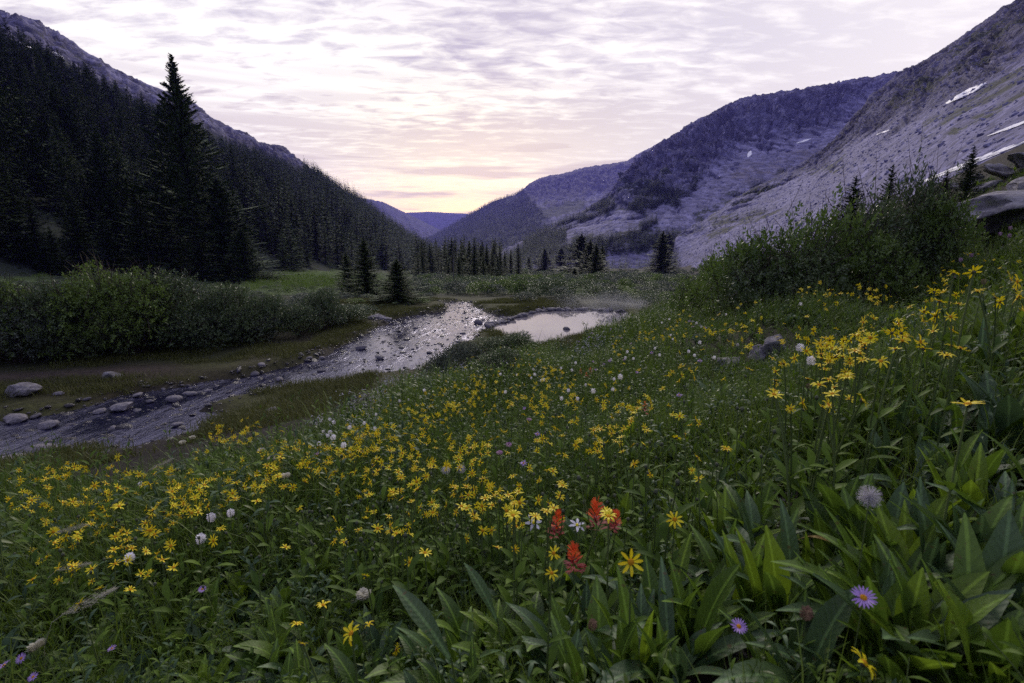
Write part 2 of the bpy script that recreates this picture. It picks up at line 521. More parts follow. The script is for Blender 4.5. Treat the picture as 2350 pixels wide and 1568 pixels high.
C = C * (1 - bright) + bright * np.array([.085, .15, .020])
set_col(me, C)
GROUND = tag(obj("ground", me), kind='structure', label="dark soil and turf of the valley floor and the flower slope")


# ------------------------------------------------------------------ mountains
def curve(pts, n):
    pts = np.asarray(pts, float); d = np.r_[0, np.cumsum(np.linalg.norm(np.diff(pts, axis=0), axis=1))]
    return d / d[-1], pts


def loft(name, foot, ridge, nu, nv, mat, paint, amp, seed, gully=(60, 4), jag=0.01, concave=0.06, label=None, vpow=1.0, wander=0.0):
    """a mountain face from the line of its foot to the line of its crest, with a far side that falls away behind the crest"""
    foot = np.asarray(foot, float); ridge = np.asarray(ridge, float)
    t = np.linspace(0, 1, len(ridge)); us = np.linspace(0, 1, nu)
    def ip(P):
        tt = np.linspace(0, 1, len(P))
        q = np.stack([np.interp(us, tt, P[:, i]) for i in range(3)], 1)
        k = np.array([1, 2, 3, 2, 1], float); k /= k.sum()
        w = max(1, nu // 160)
        for _ in range(w):
            qq = np.pad(q, ((2, 2), (0, 0)), mode='edge'); q = sum(k[j] * qq[j:j + nu] for j in range(5))
        return q
    Fo, Ri = ip(foot), ip(ridge)
    hgt = np.maximum(Ri[:, 2] - Fo[:, 2], 1e-3)
    sp = np.linspace(0, 1, nv) ** vpow
    U, Vv = np.meshgrid(us, sp, indexing='ij')
    P = Fo[:, None] * (1 - Vv[..., None]) + Ri[:, None] * Vv[..., None]
    P[..., 2] -= concave * hgt[:, None] * np.sin(np.pi * Vv)
    # outward direction of the face
    du = np.gradient(P, axis=0); dv = np.gradient(P, axis=1)
    N = np.cross(du, dv); N /= np.linalg.norm(N, axis=-1, keepdims=True) + 1e-9
    toc = np.array([0, 0, H]) - P
    N *= np.sign((N * toc).sum(-1, keepdims=True) + 1e-9)
    size = hgt.max()
    uu = U + wander * (fbm(U * 20, Vv * 6, seed + 50, 3) - 0.5)
    g = 0.55 * fbm(uu * gully[0] + 3.0 * Vv, Vv * gully[1], seed, 5, 0.6, ridged=True) + 0.45 * fbm(uu * gully[0] * .37 - 2.2 * Vv, Vv * gully[1] * 1.7, seed + 70, 5, 0.6, ridged=True) - 0.5
    g2 = fbm(P[..., 0] / size * 22 + P[..., 2] / size * 9, P[..., 1] / size * 22 + P[..., 2] / size * 13, seed + 9, 5, 0.62) - 0.5
    rock, Cc = paint(P, U, Vv, g, g2)
    disp = amp * size * ((0.10 + 1.5 * rock) * g * 1.0 + (0.10 + 1.9 * rock) * g2 * 0.8)
    edge = sstep(0.0, 0.05, Vv) * (0.12 + 0.88 * sstep(1.0, 0.86, Vv))
    P = P + N * (disp * edge)[..., None]
    j = (fbm(us * gully[0] * 1.6, us * 0 + 3.3, seed + 21, 6, 0.62) - 0.5) * jag * size * 2
    P[..., 2] += j[:, None] * Vv ** 8
    # the far side
    rad = P[:, -1, :2] / np.linalg.norm(P[:, -1, :2], axis=1, keepdims=True)
    B = []
    for q in (0.12, 0.4, 1.0):
        b = P[:, -1].copy(); b[:, :2] += rad * (hgt * q * 1.3)[:, None]; b[:, 2] -= hgt * q
        B.append(b)
    Pf = np.concatenate([P, np.stack(B, 1)], 1)
    Cf = np.concatenate([Cc, np.repeat(Cc[:, -1:], 3, 1)], 1)
    me = mesh_data(name, Pf.reshape(-1, 3), grid_faces(nu, nv + 3), mat, smooth=True)
    set_col(me, Cf.reshape(-1, 3), np.concatenate([rock, np.repeat(rock[:, -1:], 3, 1)], 1))
    o = tag(obj(name, me), kind='structure', label=label)
    return o, P


def bvh_of(o):
    me = o.data
    co = np.empty(len(me.vertices) * 3, np.float32); me.vertices.foreach_get('co', co)
    return BVHTree.FromPolygons([tuple(v) for v in co.reshape(-1, 3)], [tuple(p.vertices) for p in me.polygons])


def pxk(L):
    L = np.array(L, float)
    return at(L[:, 0], L[:, 1], L[:, 2])


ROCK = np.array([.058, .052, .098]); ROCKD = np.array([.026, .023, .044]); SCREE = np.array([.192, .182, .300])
TURF = np.array([.034, .040, .018]); WOOD = np.array([.022, .030, .022])
M_NEAR = mat_mountain("mountain_rubble_near", 0.85, 0.6)
M_MID = mat_mountain("mountain_rubble_mid", 0.22, 2.0)
M_FAR = mat_mountain("mountain_woods_far", 0.06, 6.0)


def mixc(base, mask, col):
    return base * (1 - mask[..., None]) + np.asarray(col) * mask[..., None]


def band(qx, qy, x0, y0, x1, y1, w, w1=None):
    """soft streak between two points of the view"""
    ex, ey = x1 - x0, y1 - y0; L2 = ex * ex + ey * ey
    t = np.clip(((qx - x0) * ex + (qy - y0) * ey) / L2, 0, 1)
    d = np.hypot(qx - x0 - t * ex, qy - y0 - t * ey)
    ww = w if w1 is None else w + (w1 - w) * t
    return sstep(1.15, 0.75, d / ww)


# far blue ranges at the mouth of the valley
def paint_far(P, U, V, g, g2):
    return 0.3 * np.ones_like(U), mixc(np.ones(U.shape + (3,)) * WOOD * 1.4, sstep(-.05, .2, g2 + g * .4), ROCK)
loft("far_hills", pxk([(700, 640, 3600), (900, 640, 3600), (1100, 640, 3600), (1300, 640, 3600)]),
     pxk([(760, 500, 5200), (880, 497, 5200), (930, 488.5, 5200), (985, 486, 5200), (1030, 489, 5200), (1065, 490, 5200), (1130, 497, 5200), (1250, 500, 5200)]),
     160, 30, M_FAR, paint_far, 0.06, 5, (30, 3), 0.004, label="pale blue hills far beyond the mouth of the valley")
loft("far_hills", pxk([(860, 640, 2900), (1000, 640, 2900), (1200, 640, 2900)]),
     pxk([(900, 540, 3600), (980, 524, 3600), (1010, 526, 3600), (1050, 512, 3600), (1100, 498, 3600), (1200, 480, 3600)]),
     120, 30, M_FAR, paint_far, 0.06, 6, (20, 3), 0.004, label="low lavender foothills in the notch of the valley")
loft("far_mountain", pxk([(700, 640, 1200), (850, 640, 1400), (960, 640, 1700), (1080, 640, 2100)]),
     pxk([(600, 330, 2550), (700, 390, 2700), (780, 434, 2850), (822, 455, 3000), (850, 458, 3075), (880, 464, 3075), (935, 491, 3150), (1008, 527, 3300), (1075, 570, 3450)]),
     200, 60, M_FAR, paint_far, 0.07, 7, (26, 3), 0.008, label="blue forested ridge coming down from the left across the valley")


# right side, farther ridge: wooded shoulder and pale upper slopes
def paint_r2a(P, U, V, g, g2):
    qx, qy, _ = project(P)
    wood = sstep(1255, 1205, qx + 70 * g2 - (qy - 500) * 0.9) + 0 * V
    wood = np.maximum(wood, band(qx, qy, 1190, 510, 1330, 470, 12) * 0.9)
    wood = np.maximum(wood, sstep(.08, .16, g2 + 0.3 * g) * sstep(430, 480, qy))
    c = mixc(np.ones(U.shape + (3,)) * SCREE * 0.85, sstep(-.1, .12, g + g2 * .6 + (V - .62) * 1.0), ROCK * 1.25)
    c = mixc(c, np.clip(wood, 0, 1), WOOD)
    return np.clip(V * 0.9, 0, 1) * (1 - 0.6 * np.clip(wood, 0, 1)), c
R2A, R2AP = loft("mountain_ridge", pxk([(950, 640, 700), (1050, 640, 720), (1150, 640, 740), (1260, 640, 760), (1400, 640, 780), (1560, 640, 800)]),
     pxk([(930, 572, 2400), (990, 545, 2368), (1030, 522, 2352), (1060, 504, 2320), (1100, 480, 2288), (1140, 460, 2272), (1185, 446, 2256), (1200, 436, 2248), (1215, 421, 2240), (1240, 409, 2240),
          (1262, 402, 2240), (1300, 397, 2240), (1330, 387, 2224), (1360, 381, 2208), (1400, 377, 2192), (1440, 369, 2160), (1480, 345, 2144), (1560, 305, 2080), (1640, 270, 2000)]),
     420, 130, M_MID, paint_r2a, 0.050, 12, (46, 7), 0.010, label="blue wooded shoulder and pale ridge on the right of the notch")


# right side, main massif: cliffs above, fans of scree below
def paint_r2(P, U, V, g, g2):
    qx, qy, _ = project(P)
    # lower edge of the cliffs, from the left spur to the cirque
    cl = np.interp(qx, [1150, 1290, 1400, 1480, 1560, 1640, 1700, 1760, 1830, 1900, 1960, 2000, 2100], [560, 500, 480, 470, 455, 395, 345, 340, 325, 300, 262, 225, 200])
    rock = sstep(18, -22, qy - cl + 110 * g2 + 46 * g)
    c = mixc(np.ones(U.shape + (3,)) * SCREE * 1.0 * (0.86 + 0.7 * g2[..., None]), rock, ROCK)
    c = mixc(c, rock * sstep(.02, -.14, g + .5 * g2) * .9, ROCKD)  # crevice shade painted into the rock colour where the gullies cut in
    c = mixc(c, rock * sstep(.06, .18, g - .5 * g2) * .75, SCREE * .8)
    # brownish turf in the cirque floor
    c = mixc(c, band(qx, qy, 1700, 400, 1880, 360, 26) * sstep(-.1, .15, g2) * .6, np.array([.12, .10, .085]))
    wood = np.zeros_like(U)
    for b in ((1440, 500, 1530, 420, 18), (1500, 470, 1600, 405, 16), (1380, 470, 1440, 430, 16), (1450, 540, 1500, 510, 9), (1400, 500, 1480, 455, 10),
              (1540, 480, 1590, 430, 13), (1210, 560, 1330, 505, 9), (1290, 520, 1400, 475, 10), (1600, 500, 1690, 450, 9), (1690, 452, 1800, 398, 7), (1180, 590, 1290, 545, 9), (1330, 560, 1560, 548, 15), (1240, 580, 1480, 560, 14)):
        wood = np.maximum(wood, band(qx + 60 * g2, qy + 60 * g2, *b))
    wood = np.maximum(wood, rock * sstep(.10, .17, fbm(P[..., 0] * .02, P[..., 2] * .03, 77, 4) - .46) * sstep(400, 440, qy))
    brk = fbm(P[..., 0] * .045, P[..., 2] * .075 + P[..., 1] * .02, 78, 4)
    c = mixc(c, np.clip(wood, 0, 1) * sstep(.42, .52, brk) * .93, WOOD)
    return rock, c
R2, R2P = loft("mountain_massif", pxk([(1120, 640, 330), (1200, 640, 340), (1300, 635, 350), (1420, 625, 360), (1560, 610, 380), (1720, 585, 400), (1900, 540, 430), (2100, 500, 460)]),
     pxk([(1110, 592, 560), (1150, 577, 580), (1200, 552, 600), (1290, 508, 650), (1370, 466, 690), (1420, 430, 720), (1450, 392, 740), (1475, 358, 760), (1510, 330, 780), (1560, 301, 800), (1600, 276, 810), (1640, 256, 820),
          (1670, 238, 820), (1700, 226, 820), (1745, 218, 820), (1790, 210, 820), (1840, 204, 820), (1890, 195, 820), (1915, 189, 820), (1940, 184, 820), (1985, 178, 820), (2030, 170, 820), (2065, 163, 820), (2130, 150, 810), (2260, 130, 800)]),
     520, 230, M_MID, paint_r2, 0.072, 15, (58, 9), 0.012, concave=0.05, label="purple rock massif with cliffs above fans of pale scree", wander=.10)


# right side, near slope: dark crag at the top, long scree, strips of turf
def paint_r1(P, U, V, g, g2):
    qx, qy, _ = project(P)
    edge = np.interp(qx, [1500, 1800, 1900, 1950, 2050, 2150, 2250, 2350, 2700], [560, 420, 385, 335, 290, 255, 215, 150, -150])
    rock = sstep(14, -16, qy - edge + 90 * g2 + 30 * g)
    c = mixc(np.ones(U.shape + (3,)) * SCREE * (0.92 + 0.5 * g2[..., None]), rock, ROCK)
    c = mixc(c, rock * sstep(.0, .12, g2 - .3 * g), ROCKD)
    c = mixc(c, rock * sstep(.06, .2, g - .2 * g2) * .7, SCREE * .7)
    turf = np.zeros_like(U)
    for b in ((2120, 283, 2420, 170, 7, 30), (2110, 318, 2300, 255, 5), (1915, 392, 2010, 352, 9), (1860, 400, 1960, 370, 5), (1540, 545, 1660, 520, 8), (1640, 512, 1780, 478, 9), (1560, 520, 1800, 405, 5), (2200, 130, 2400, 40, 16), (2060, 250, 2300, 130, 9)):
        turf = np.maximum(turf, band(qx + 70 * g2, qy + 50 * g2, *b))
    turf = np.clip(turf * 1.5 * sstep(.36, .56, fbm(P[..., 0] * .09, P[..., 1] * .05 + P[..., 2] * .12, 79, 5, .65)), 0, 1)
    c = mixc(c, turf * .92, TURF)
    return rock * .9 + .03, c
_r1f = np.array([(26, -40), (27, -10), (29, 12), (34, 35), (40, 60), (47, 92), (54, 130), (62, 175), (72, 224)], float)
_r1foot = np.column_stack([_r1f, ground0(_r1f[:, 0], _r1f[:, 1]) - 1.5])
_r1ridge = np.array([(600, -120, 300), (540, 60, 285), (450, 250, 245), (343, 371, 160)], float)
_r1ridge = np.concatenate([_r1ridge, pxk([(2290, 28, 345), (2200, 90, 365), (2120, 140, 380), (2065, 166, 385), (2010, 212, 372), (1960, 270, 355), (1900, 335, 335), (1850, 368, 318), (1800, 396, 300), (1700, 448, 275), (1620, 500, 255), (1550, 543, 235)]), [(73, 227, float(ground0(np.array([73.]), np.array([227.]))[0]) - 2)]])
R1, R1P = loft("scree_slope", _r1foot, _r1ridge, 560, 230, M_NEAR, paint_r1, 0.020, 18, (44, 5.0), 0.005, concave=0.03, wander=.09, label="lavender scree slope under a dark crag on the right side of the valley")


# left side: wooded slope with a bare crest
TREELINE = np.array([(-400, -40), (0, 92), (100, 135), (240, 200), (350, 252), (450, 300), (600, 352), (700, 398), (735, 408), (2350, 1400)], float)
def paint_l(P, U, V, g, g2):
    qx, qy, _ = project(P)
    tl = np.interp(qx, TREELINE[:, 0], TREELINE[:, 1])
    bare = sstep(14, -6, qy - tl + 70 * g2)
    c = mixc(np.ones(U.shape + (3,)) * WOOD * 1.2, sstep(.04, .16, g2) * .6, TURF * .8)
    r = mixc(np.ones(U.shape + (3,)) * ROCK * 1.1, sstep(-.02, .1, g2), SCREE * .72)
    r = mixc(r, sstep(.05, .15, -g2 + .3 * g) * sstep(520, 200, qx) * .75, TURF * 1.1)
    c = mixc(c, bare, r)
    gap = np.maximum(band(qx, qy, 255, 560, 262, 420, 26), band(qx, qy, 690, 560, 670, 520, 14))
    c = mixc(c, gap * .8 * sstep(-.15, .1, g2), np.array([.075, .085, .05]))
    return bare, c
_lf = np.array([(-44, -60), (-43, -10), (-42, 25), (-43, 45), (-45, 70), (-46, 110), (-47, 160), (-47, 220), (-46, 290), (-44, 370)], float)
_lfoot = np.column_stack([_lf, ground0(_lf[:, 0], _lf[:, 1]) - 0.8])
LM, LP = loft("forest_slope", _lfoot, pxk([(-1500, -900, 330), (-900, -560, 350), (-400, -190, 400), (-150, -45, 430), (0, 27, 450), (40, 44, 455), (90, 50, 460), (130, 76, 465), (200, 125, 475), (260, 160, 480), (350, 200, 490),
     (430, 226, 500), (470, 262, 505), (520, 292, 510), (560, 306, 515), (590, 325, 520), (612, 331, 520), (650, 334, 520), (672, 356, 520), (695, 372, 520), (730, 408, 520), (775, 440, 520), (820, 466, 515), (870, 505, 505), (920, 540, 490), (970, 572, 470), (1010, 592, 450)]),
     460, 170, M_MID, paint_l, 0.022, 25, (34, 4), 0.005, concave=0.02, label="dark wooded mountainside with a bare rocky crest on the left")


# snow lying on the slopes
M_SNOW = simple_mat("old_snow", (.80, .79, .84), 0.6, 0.3, 0.06, 0.4)
def snow_patch(host, bvh, pts, off, label):
    pts = np.array(pts, float); c0 = pts.mean(0)
    rings = []
    for q in (1.0, 0.85, 0.62, 0.40, 0.20, 0.0):
        rings.append(c0 + (pts - c0) * q)
    V = []; ok = True
    for i, ring in enumerate(rings):
        for p in (ring if i < 5 else ring[:1]):
            r = ray(p[0], p[1]); hit = bvh.ray_cast(Vector((0, 0, H)), Vector(r).normalized())
            if hit[0] is None: return
            V.append(np.array(hit[0]) - np.array(Vector(r).normalized()) * off * (-0.5 if i == 0 else 0.6))
    n = len(pts); Fc = []
    for k in range(4):
        for i in range(n):
            Fc.append((k * n + i, k * n + (i + 1) % n, (k + 1) * n + (i + 1) % n, (k + 1) * n + i))
    for i in range(n): Fc.append((4 * n + i, 4 * n + (i + 1) % n, 5 * n))
    o = obj("snow_patch", mesh_data("snow_patch", V, Fc, M_SNOW, smooth=True))
    tag(o, label, kind='structure')


def streak(x0, y0, x1, y1, w0, w1, n=16, seed=0):
    rs = np.random.default_rng(seed); t = np.linspace(0, 1, n)
    ex, ey = x1 - x0, y1 - y0; L = math.hypot(ex, ey); nx, ny = -ey / L, ex / L
    wv = (w0 + (w1 - w0) * t) * np.sin(np.pi * np.clip(t * .92 + .05, 0, 1)) ** .6
    a = np.stack([x0 + ex * t + nx * wv * (.5 + .25 * rs.random(n)), y0 + ey * t + ny * wv * (.5 + .25 * rs.random(n))], 1)
    b = np.stack([x0 + ex * t - nx * wv * (.5 + .25 * rs.random(n)), y0 + ey * t - ny * wv * (.5 + .25 * rs.random(n))], 1)
    return np.concatenate([a, b[::-1]])


b1, b2, bl = bvh_of(R1), bvh_of(R2), bvh_of(LM)
for i, (h, b, s, off, lab) in enumerate([
    (R1, b1, streak(2170, 238, 2268, 188, 10, 12), 1.2, "snow patch below the crag, above the green strip"),
    (R1, b1, streak(2262, 314, 2372, 272, 3, 8), .8, "upper of two long snow streaks on the scree at right"),
    (R1, b1, streak(2110, 420, 2372, 318, 9, 9, 26), .6, "longest snow streak low on the scree above the bush"),
    (R1, b1, streak(2010, 310, 2042, 298, 2, 3), .8, "thin snow sliver under the crag"),
    (R2, b2, streak(1716, 362, 1724, 346, 6, 8), 2, "small upright snow patch in the cirque"),
    (R2, b2, streak(1826, 330, 1862, 318, 3, 4), 2, "curved snow band under the cliffs of the massif"),
    (LM, bl, streak(40, 96, 86, 118, 6, 3), 2, "long snow streak on the bare crest at the left edge"),
    (LM, bl, streak(118, 118, 148, 134, 6, 4), 2, "short snow patch on the bare crest right of the longer streak")]):
    snow_patch(h, b, s, off, lab)

# ------------------------------------------------------------------ water
def sheet(name, polys, z, mat, label, grow=1.03):
    mb = MB()
    for p in polys:
        c = p.mean(0); q = c + (p - c) * grow
        mb.add([(a, b, z) for a, b in q], [tuple(range(len(q)))])
    return tag(obj(name, mb.data(name, mat)), kind='structure', label=label)
M_STREAM = mat_water("running_water", 3.6, 0.045, 0.10, 2.2, (.012, .012, .030), (.58, .58, 1.0))
M_POOL = mat_water("pool_water", 1.2, 0.004, 0.03, 2.1, (.22, .20, .205))
def grown(p, d):
    e = np.roll(p, -1, 0) - np.roll(p, 1, 0); n = np.stack([e[:, 1], -e[:, 0]], 1); n /= np.linalg.norm(n, axis=1, keepdims=True)
    a = 0.5 * np.sum(p[:, 0] * np.roll(p[:, 1], -1) - np.roll(p[:, 0], -1) * p[:, 1])
    return p + n * d * (1 if a > 0 else -1)
mb = MB()
q = grown(STREAM, .45); mb.add([(a, b, 0.0) for a, b in q], [tuple(range(len(q)))])
q = grown(SIDE, .4); mb.add([(a, b, -0.012) for a, b in q], [tuple(range(len(q)))])
tag(obj("stream", mb.data("stream", M_STREAM)), kind='structure', label="shallow stony stream running through the valley")
mb = MB(); q = grown(POOL, .30); mb.add([(a, b, 0.03) for a, b in q], [tuple(range(len(q)))])
tag(obj("pool", mb.data("pool", M_POOL)), kind='structure', label="still pale pool dammed with stones beside the stream")

# ------------------------------------------------------------------ the air of the valley
hz, hnt = new_mat("valley_air")
pv = nd(hnt, 'ShaderNodeVolumePrincipled', {'Color': (.26, .25, .92, 1), 'Density': HAZE, 'Anisotropy': 0.2})
nd(hnt, 'ShaderNodeOutputMaterial', {1: pv.outputs[0]})
mb = MB()
x0, x1, y0, y1, z0, z1 = -2600, 2600, -400, 8200, -420, 420
mb.add([(x0, y0, z0), (x1, y0, z0), (x1, y1, z0), (x0, y1, z0), (x0, y0, z1), (x1, y0, z1), (x1, y1, z1), (x0, y1, z1)],
       [(0, 3, 2, 1), (4, 5, 6, 7), (0, 1, 5, 4), (1, 2, 6, 5), (2, 3, 7, 6), (3, 0, 4, 7)])
tag(obj("haze", mb.data("haze", hz)), kind='stuff', label="thin blue evening haze filling the valley")


# ------------------------------------------------------------------ plant materials
def leaf_mat(name, col, col2, rough=0.45, spec=0.4, trans=0.3, tcol=None, scale=14.0):
    """leaf surface: two greens that vary from plant to plant, some light let through"""
    m, nt = new_mat(name)
    rnd = nd(nt, 'ShaderNodeObjectInfo').outputs['Random']
    tc = nd(nt, 'ShaderNodeTexCoord').outputs['Object']
    n = nd(nt, 'ShaderNodeTexNoise', {'Vector': tc, 'Scale': scale, 'Detail': 3.0}).outputs[0]
    f = math_n(nt, 'ADD', math_n(nt, 'MULTIPLY', rnd, 0.6), math_n(nt, 'MULTIPLY', n, 0.8))
    f = ramp(nt, f, [(0.30, 0.0), (1.0, 1.0)])
    c = mix_c(nt, f, (*col, 1), (*col2, 1))
    p = nd(nt, 'ShaderNodeBsdfPrincipled', {'Base Color': c, 'Roughness': rough, 'Specular IOR Level': spec})
    out = p.outputs[0]
    if trans:
        t = nd(nt, 'ShaderNodeBsdfTranslucent', {'Color': mix_c(nt, 0.5, c, (*(tcol or col2), 1))})
        out = nd(nt, 'ShaderNodeMixShader', {0: trans, 1: out, 2: t.outputs[0]}).outputs[0]
    nd(nt, 'ShaderNodeOutputMaterial', {0: out})
    return m


M_NEEDLE = leaf_mat("spruce_needles", (.038, .064, .028), (.080, .112, .048), 0.7, 0.12, 0.0, scale=1.2)
M_BARK = simple_mat("grey_bark", (.065, .055, .048), 0.9, 0.1, 0.4, 3.0, 0.02)
M_SNAG = simple_mat("bleached_wood", (.12, .11, .105), 0.8, 0.2, 0.3, 4.0, 0.01)
M_WILLOW = leaf_mat("willow_leaf", (.050, .084, .034), (.110, .155, .056), 0.42, 0.45, 0.25, scale=2.0)
M_WILLOWB = leaf_mat("willow_leaf_bright", (.065, .120, .024), (.135, .205, .038), 0.42, 0.4, 0.3, scale=2.0)
M_WILLOWG = leaf_mat("willow_leaf_grey", (.060, .082, .054), (.105, .132, .086), 0.5, 0.4, 0.2, scale=2.0)
M_TWIG = simple_mat("willow_twig", (.050, .038, .030), 0.8, 0.2, 0.3, 6.0)
M_STONE = simple_mat("river_stone", (.19, .175, .185), 0.75, 0.35, 0.45, 5.0, 0.03)
M_STONEW = simple_mat("wet_stone", (.036, .032, .035), 0.25, 0.6, 0.5, 6.0, 0.03)
M_STONED = simple_mat("dark_stone", (.105, .098, .115), 0.7, 0.35, 0.4, 5.0, 0.03)


def boulder_mat():
    m, nt = new_mat("lichen_boulder")
    tc = nd(nt, 'ShaderNodeTexCoord').outputs['Object']
    n = nd(nt, 'ShaderNodeTexNoise', {'Vector': tc, 'Scale': 3.0, 'Detail': 10.0, 'Roughness': 0.72}).outputs[0]
    n2 = nd(nt, 'ShaderNodeTexNoise', {'Vector': tc, 'Scale': 7.0, 'Detail': 6.0, 'Roughness': 0.6}).outputs[0]
    c = ramp(nt, n, [(0.30, (.055, .050, .052)), (0.48, (.22, .205, .215)), (0.66, (.40, .38, .39))])
    c = mix_c(nt, ramp(nt, n2, [(0.56, 0.0), (0.66, 0.8)]), c, (.20, .21, .13, 1))
    b = nd(nt, 'ShaderNodeBump', {'Strength': 1.0, 'Distance': 0.06, 'Height': n}).outputs[0]
    p = nd(nt, 'ShaderNodeBsdfPrincipled', {'Base Color': c, 'Roughness': 0.85, 'Specular IOR Level': 0.3, 'Normal': b})
    nd(nt, 'ShaderNodeOutputMaterial', {0: p.outputs[0]})
    return m
M_BOULDER = boulder_mat()


# ------------------------------------------------------------------ spruces
def spruce_parts(seed, whorls, per, K, rbase=0.19, profile=0.85, wide=0.16, ragged=0.25, bare=0.03, cap=1.0):
    """unit-height spruce: crown of drooping branches set with needle sprays, and a trunk"""
    rs = np.random.default_rng(seed); V = []; Fc = []
    def tri(a, b, c):
        i = len(V); V.extend((a, b, c)); Fc.append((i, i + 1, i + 2))
    zs = bare + (1 - bare) * (np.linspace(0, 1, whorls) ** 0.92)
    side = rs.random(12) * 0.5 + 0.75
    for wi, z0 in enumerate(zs[:-1]):
        r0 = rbase * (1 - z0) ** profile + 0.006
        nb = max(4, int(per * (0.55 + 0.45 * (1 - z0)))); ph = rs.random() * 6.28
        wl = 1 + ragged * (rs.random() - 0.5) * 1.4
        for b in range(nb):
            az = ph + 6.2832 * b / nb + rs.normal(0, 0.18)
            L = r0 * wl * (1 + ragged * rs.normal(0, 0.55)) * np.interp(az % 6.2832, np.linspace(0, 6.2832, 13), np.r_[side, side[0]])
            L = max(L, 0.006)
            z = z0 + rs.normal(0, 0.4) / whorls
            up = 0.45 * z0 ** 1.5 - 0.30 * (1 - z0)
            ca, sa = math.cos(az), math.sin(az)
            def pt(t):
                return np.array([ca * L * t, sa * L * t, z + L * (up * t + 0.22 * t * t - 0.05 * t)])
            sw = np.array([-sa, ca, 0.0])
            for k in range(K):
                t = (k + 0.6) / K
                p = pt(t); fw = pt(min(t + .1, 1.1)) - pt(t); fw /= np.linalg.norm(fw) + 1e-9
                l = L * (0.42 * (1 - t) + 0.17) * (0.7 + 0.6 * rs.random()) + 0.003
                l = min(l, cap * rs.uniform(.7, 1.3))
                w = l * wide * 2.0
                for s in (-1, 1):
                    d = fw * (0.75 + .3 * rs.random()) + sw * s * (0.7 + .4 * rs.random()) + np.array([0, 0, rs.normal(-0.12, 0.22)])
                    d /= np.linalg.norm(d); e = p + d * l
                    c = np.array([rs.normal(0, .3), rs.normal(0, .3), 1.0])
                    nrm = np.cross(d, c); nrm /= np.linalg.norm(nrm)
                    tri(p + nrm * w * .5, p - nrm * w * .5 + d * l * .2, e)
                if K > 3:
                    d = fw * .5 + np.array([rs.normal(0, .2), rs.normal(0, .2), -1 if k % 2 else .9]); d /= np.linalg.norm(d)
                    tri(p + sw * w * .45, p - sw * w * .45, p + d * l * .55)
            tip = pt(1.06); p = pt(0.72); tri(p + sw * L * wide * .5, p - sw * L * wide * .5, tip)
    # leader
    for k in range(3):
        a = k * 2.1; o = np.array([math.cos(a), math.sin(a), 0]) * .006
        tri(np.array([0, 0, .965]) + o, np.array([0, 0, .965]) - o, np.array([0, 0, 1.0]))
    tb = MB(); tb.tube([(0, 0, -0.02), (0, 0, .3), (0, 0, .7), (0, 0, .985)], [.016, .012, .006, .0012], 6)
    return np.array(V), np.array(Fc), tb


CROWNS = []; TRUNKS = []; WHOLE = []; LOWS = []
for s, (wh, per, K, rb, pf, rg) in enumerate([(44, 11, 7, .20, .85, .28), (46, 11, 6, .15, .80, .30), (42, 11, 7, .24, .95, .25), (48, 10, 6, .12, .72, .34), (48, 15, 10, .34, .92, .30), (46, 14, 9, .26, .90, .32)]):
    V, Fc, tb = spruce_parts(100 + s, wh, per, K, rb, pf, .24, rg, cap=.034)
    CROWNS.append(mesh_data("spruce_crown", V, Fc, M_NEEDLE)); TRUNKS.append(tb.data("spruce_trunk", M_BARK, True))
for s, (wh, per, K, rb, pf, rg) in enumerate([(30, 11, 3, .19, .85, .3), (32, 10, 3, .15, .8, .34), (28, 11, 3, .23, .9, .3), (32, 10, 3, .125, .7, .4)]):
    V, Fc, tb = spruce_parts(200 + s, wh, per, K, rb, pf, .36, rg, cap=.05)
    V2 = np.concatenate([V, np.array(tb.V)]); F2 = [tuple(f) for f in Fc] + [tuple(i + len(V) for i in f) for f in tb.F]
    WHOLE.append(mesh_data("spruce_whole", V2, F2, [M_NEEDLE, M_BARK], [0] * len(Fc) + [1] * len(tb.F)))
for s, (wh, per, K, rb, pf, rg) in enumerate([(15, 6, 2, .15, .85, .3), (16, 6, 2, .12, .8, .34), (14, 6, 2, .18, .9, .3)]):
    V, Fc, tb = spruce_parts(300 + s, wh, per, K, rb, pf, .46, rg)
    LOWS.append(mesh_data("spruce_low", V, Fc, M_NEEDLE))


def spruce(P, h, kind, label, group=None, parts=True, lean=(0, 0), rz=0.0, wide=1.0, crown=None):
    sc = (h * wide, h * wide, h)
    if parts:
        e = obj("spruce_tree", None, None, P, (lean[0], lean[1], rz), sc)
        obj("crown", crown or CROWNS[kind % len(CROWNS)], e); obj("trunk", TRUNKS[kind % len(TRUNKS)], e)
    else:
        e = obj("spruce_tree", WHOLE[kind % len(WHOLE)], None, P, (lean[0], lean[1], rz), sc)
    return tag(e, label, "tree", group)


# the tall one and its company at the edge of the left meadow
V, Fc, tb = spruce_parts(7, 76, 16, 11, .265, 1.08, .28, .42, cap=.019)
HERO = mesh_data("spruce_crown_tall", V, Fc, M_NEEDLE)


def stand(px, py_base, py_top, kind, label, k=None, wide=1.0, crown=None, parts=True, group=None):
    """a spruce whose foot and tip show at the given heights of the view"""
    P = ground_hit([px], [py_base])[0] if k is None else at(px, py_base, k)
    if k is not None: P[2] = float(ground0(P[0:1], P[1:2])[0])
    t = np.linspace(0.5, 45, 800); q = np.repeat(P[None], 800, 0); q[:, 2] += t
    h = float(t[np.argmin(np.abs(project(q)[1] - py_top))])
    return spruce(P - [0, 0, .1], h, kind, label, group, parts, rz=float(RNG.random() * 6.28), wide=wide, crown=crown)


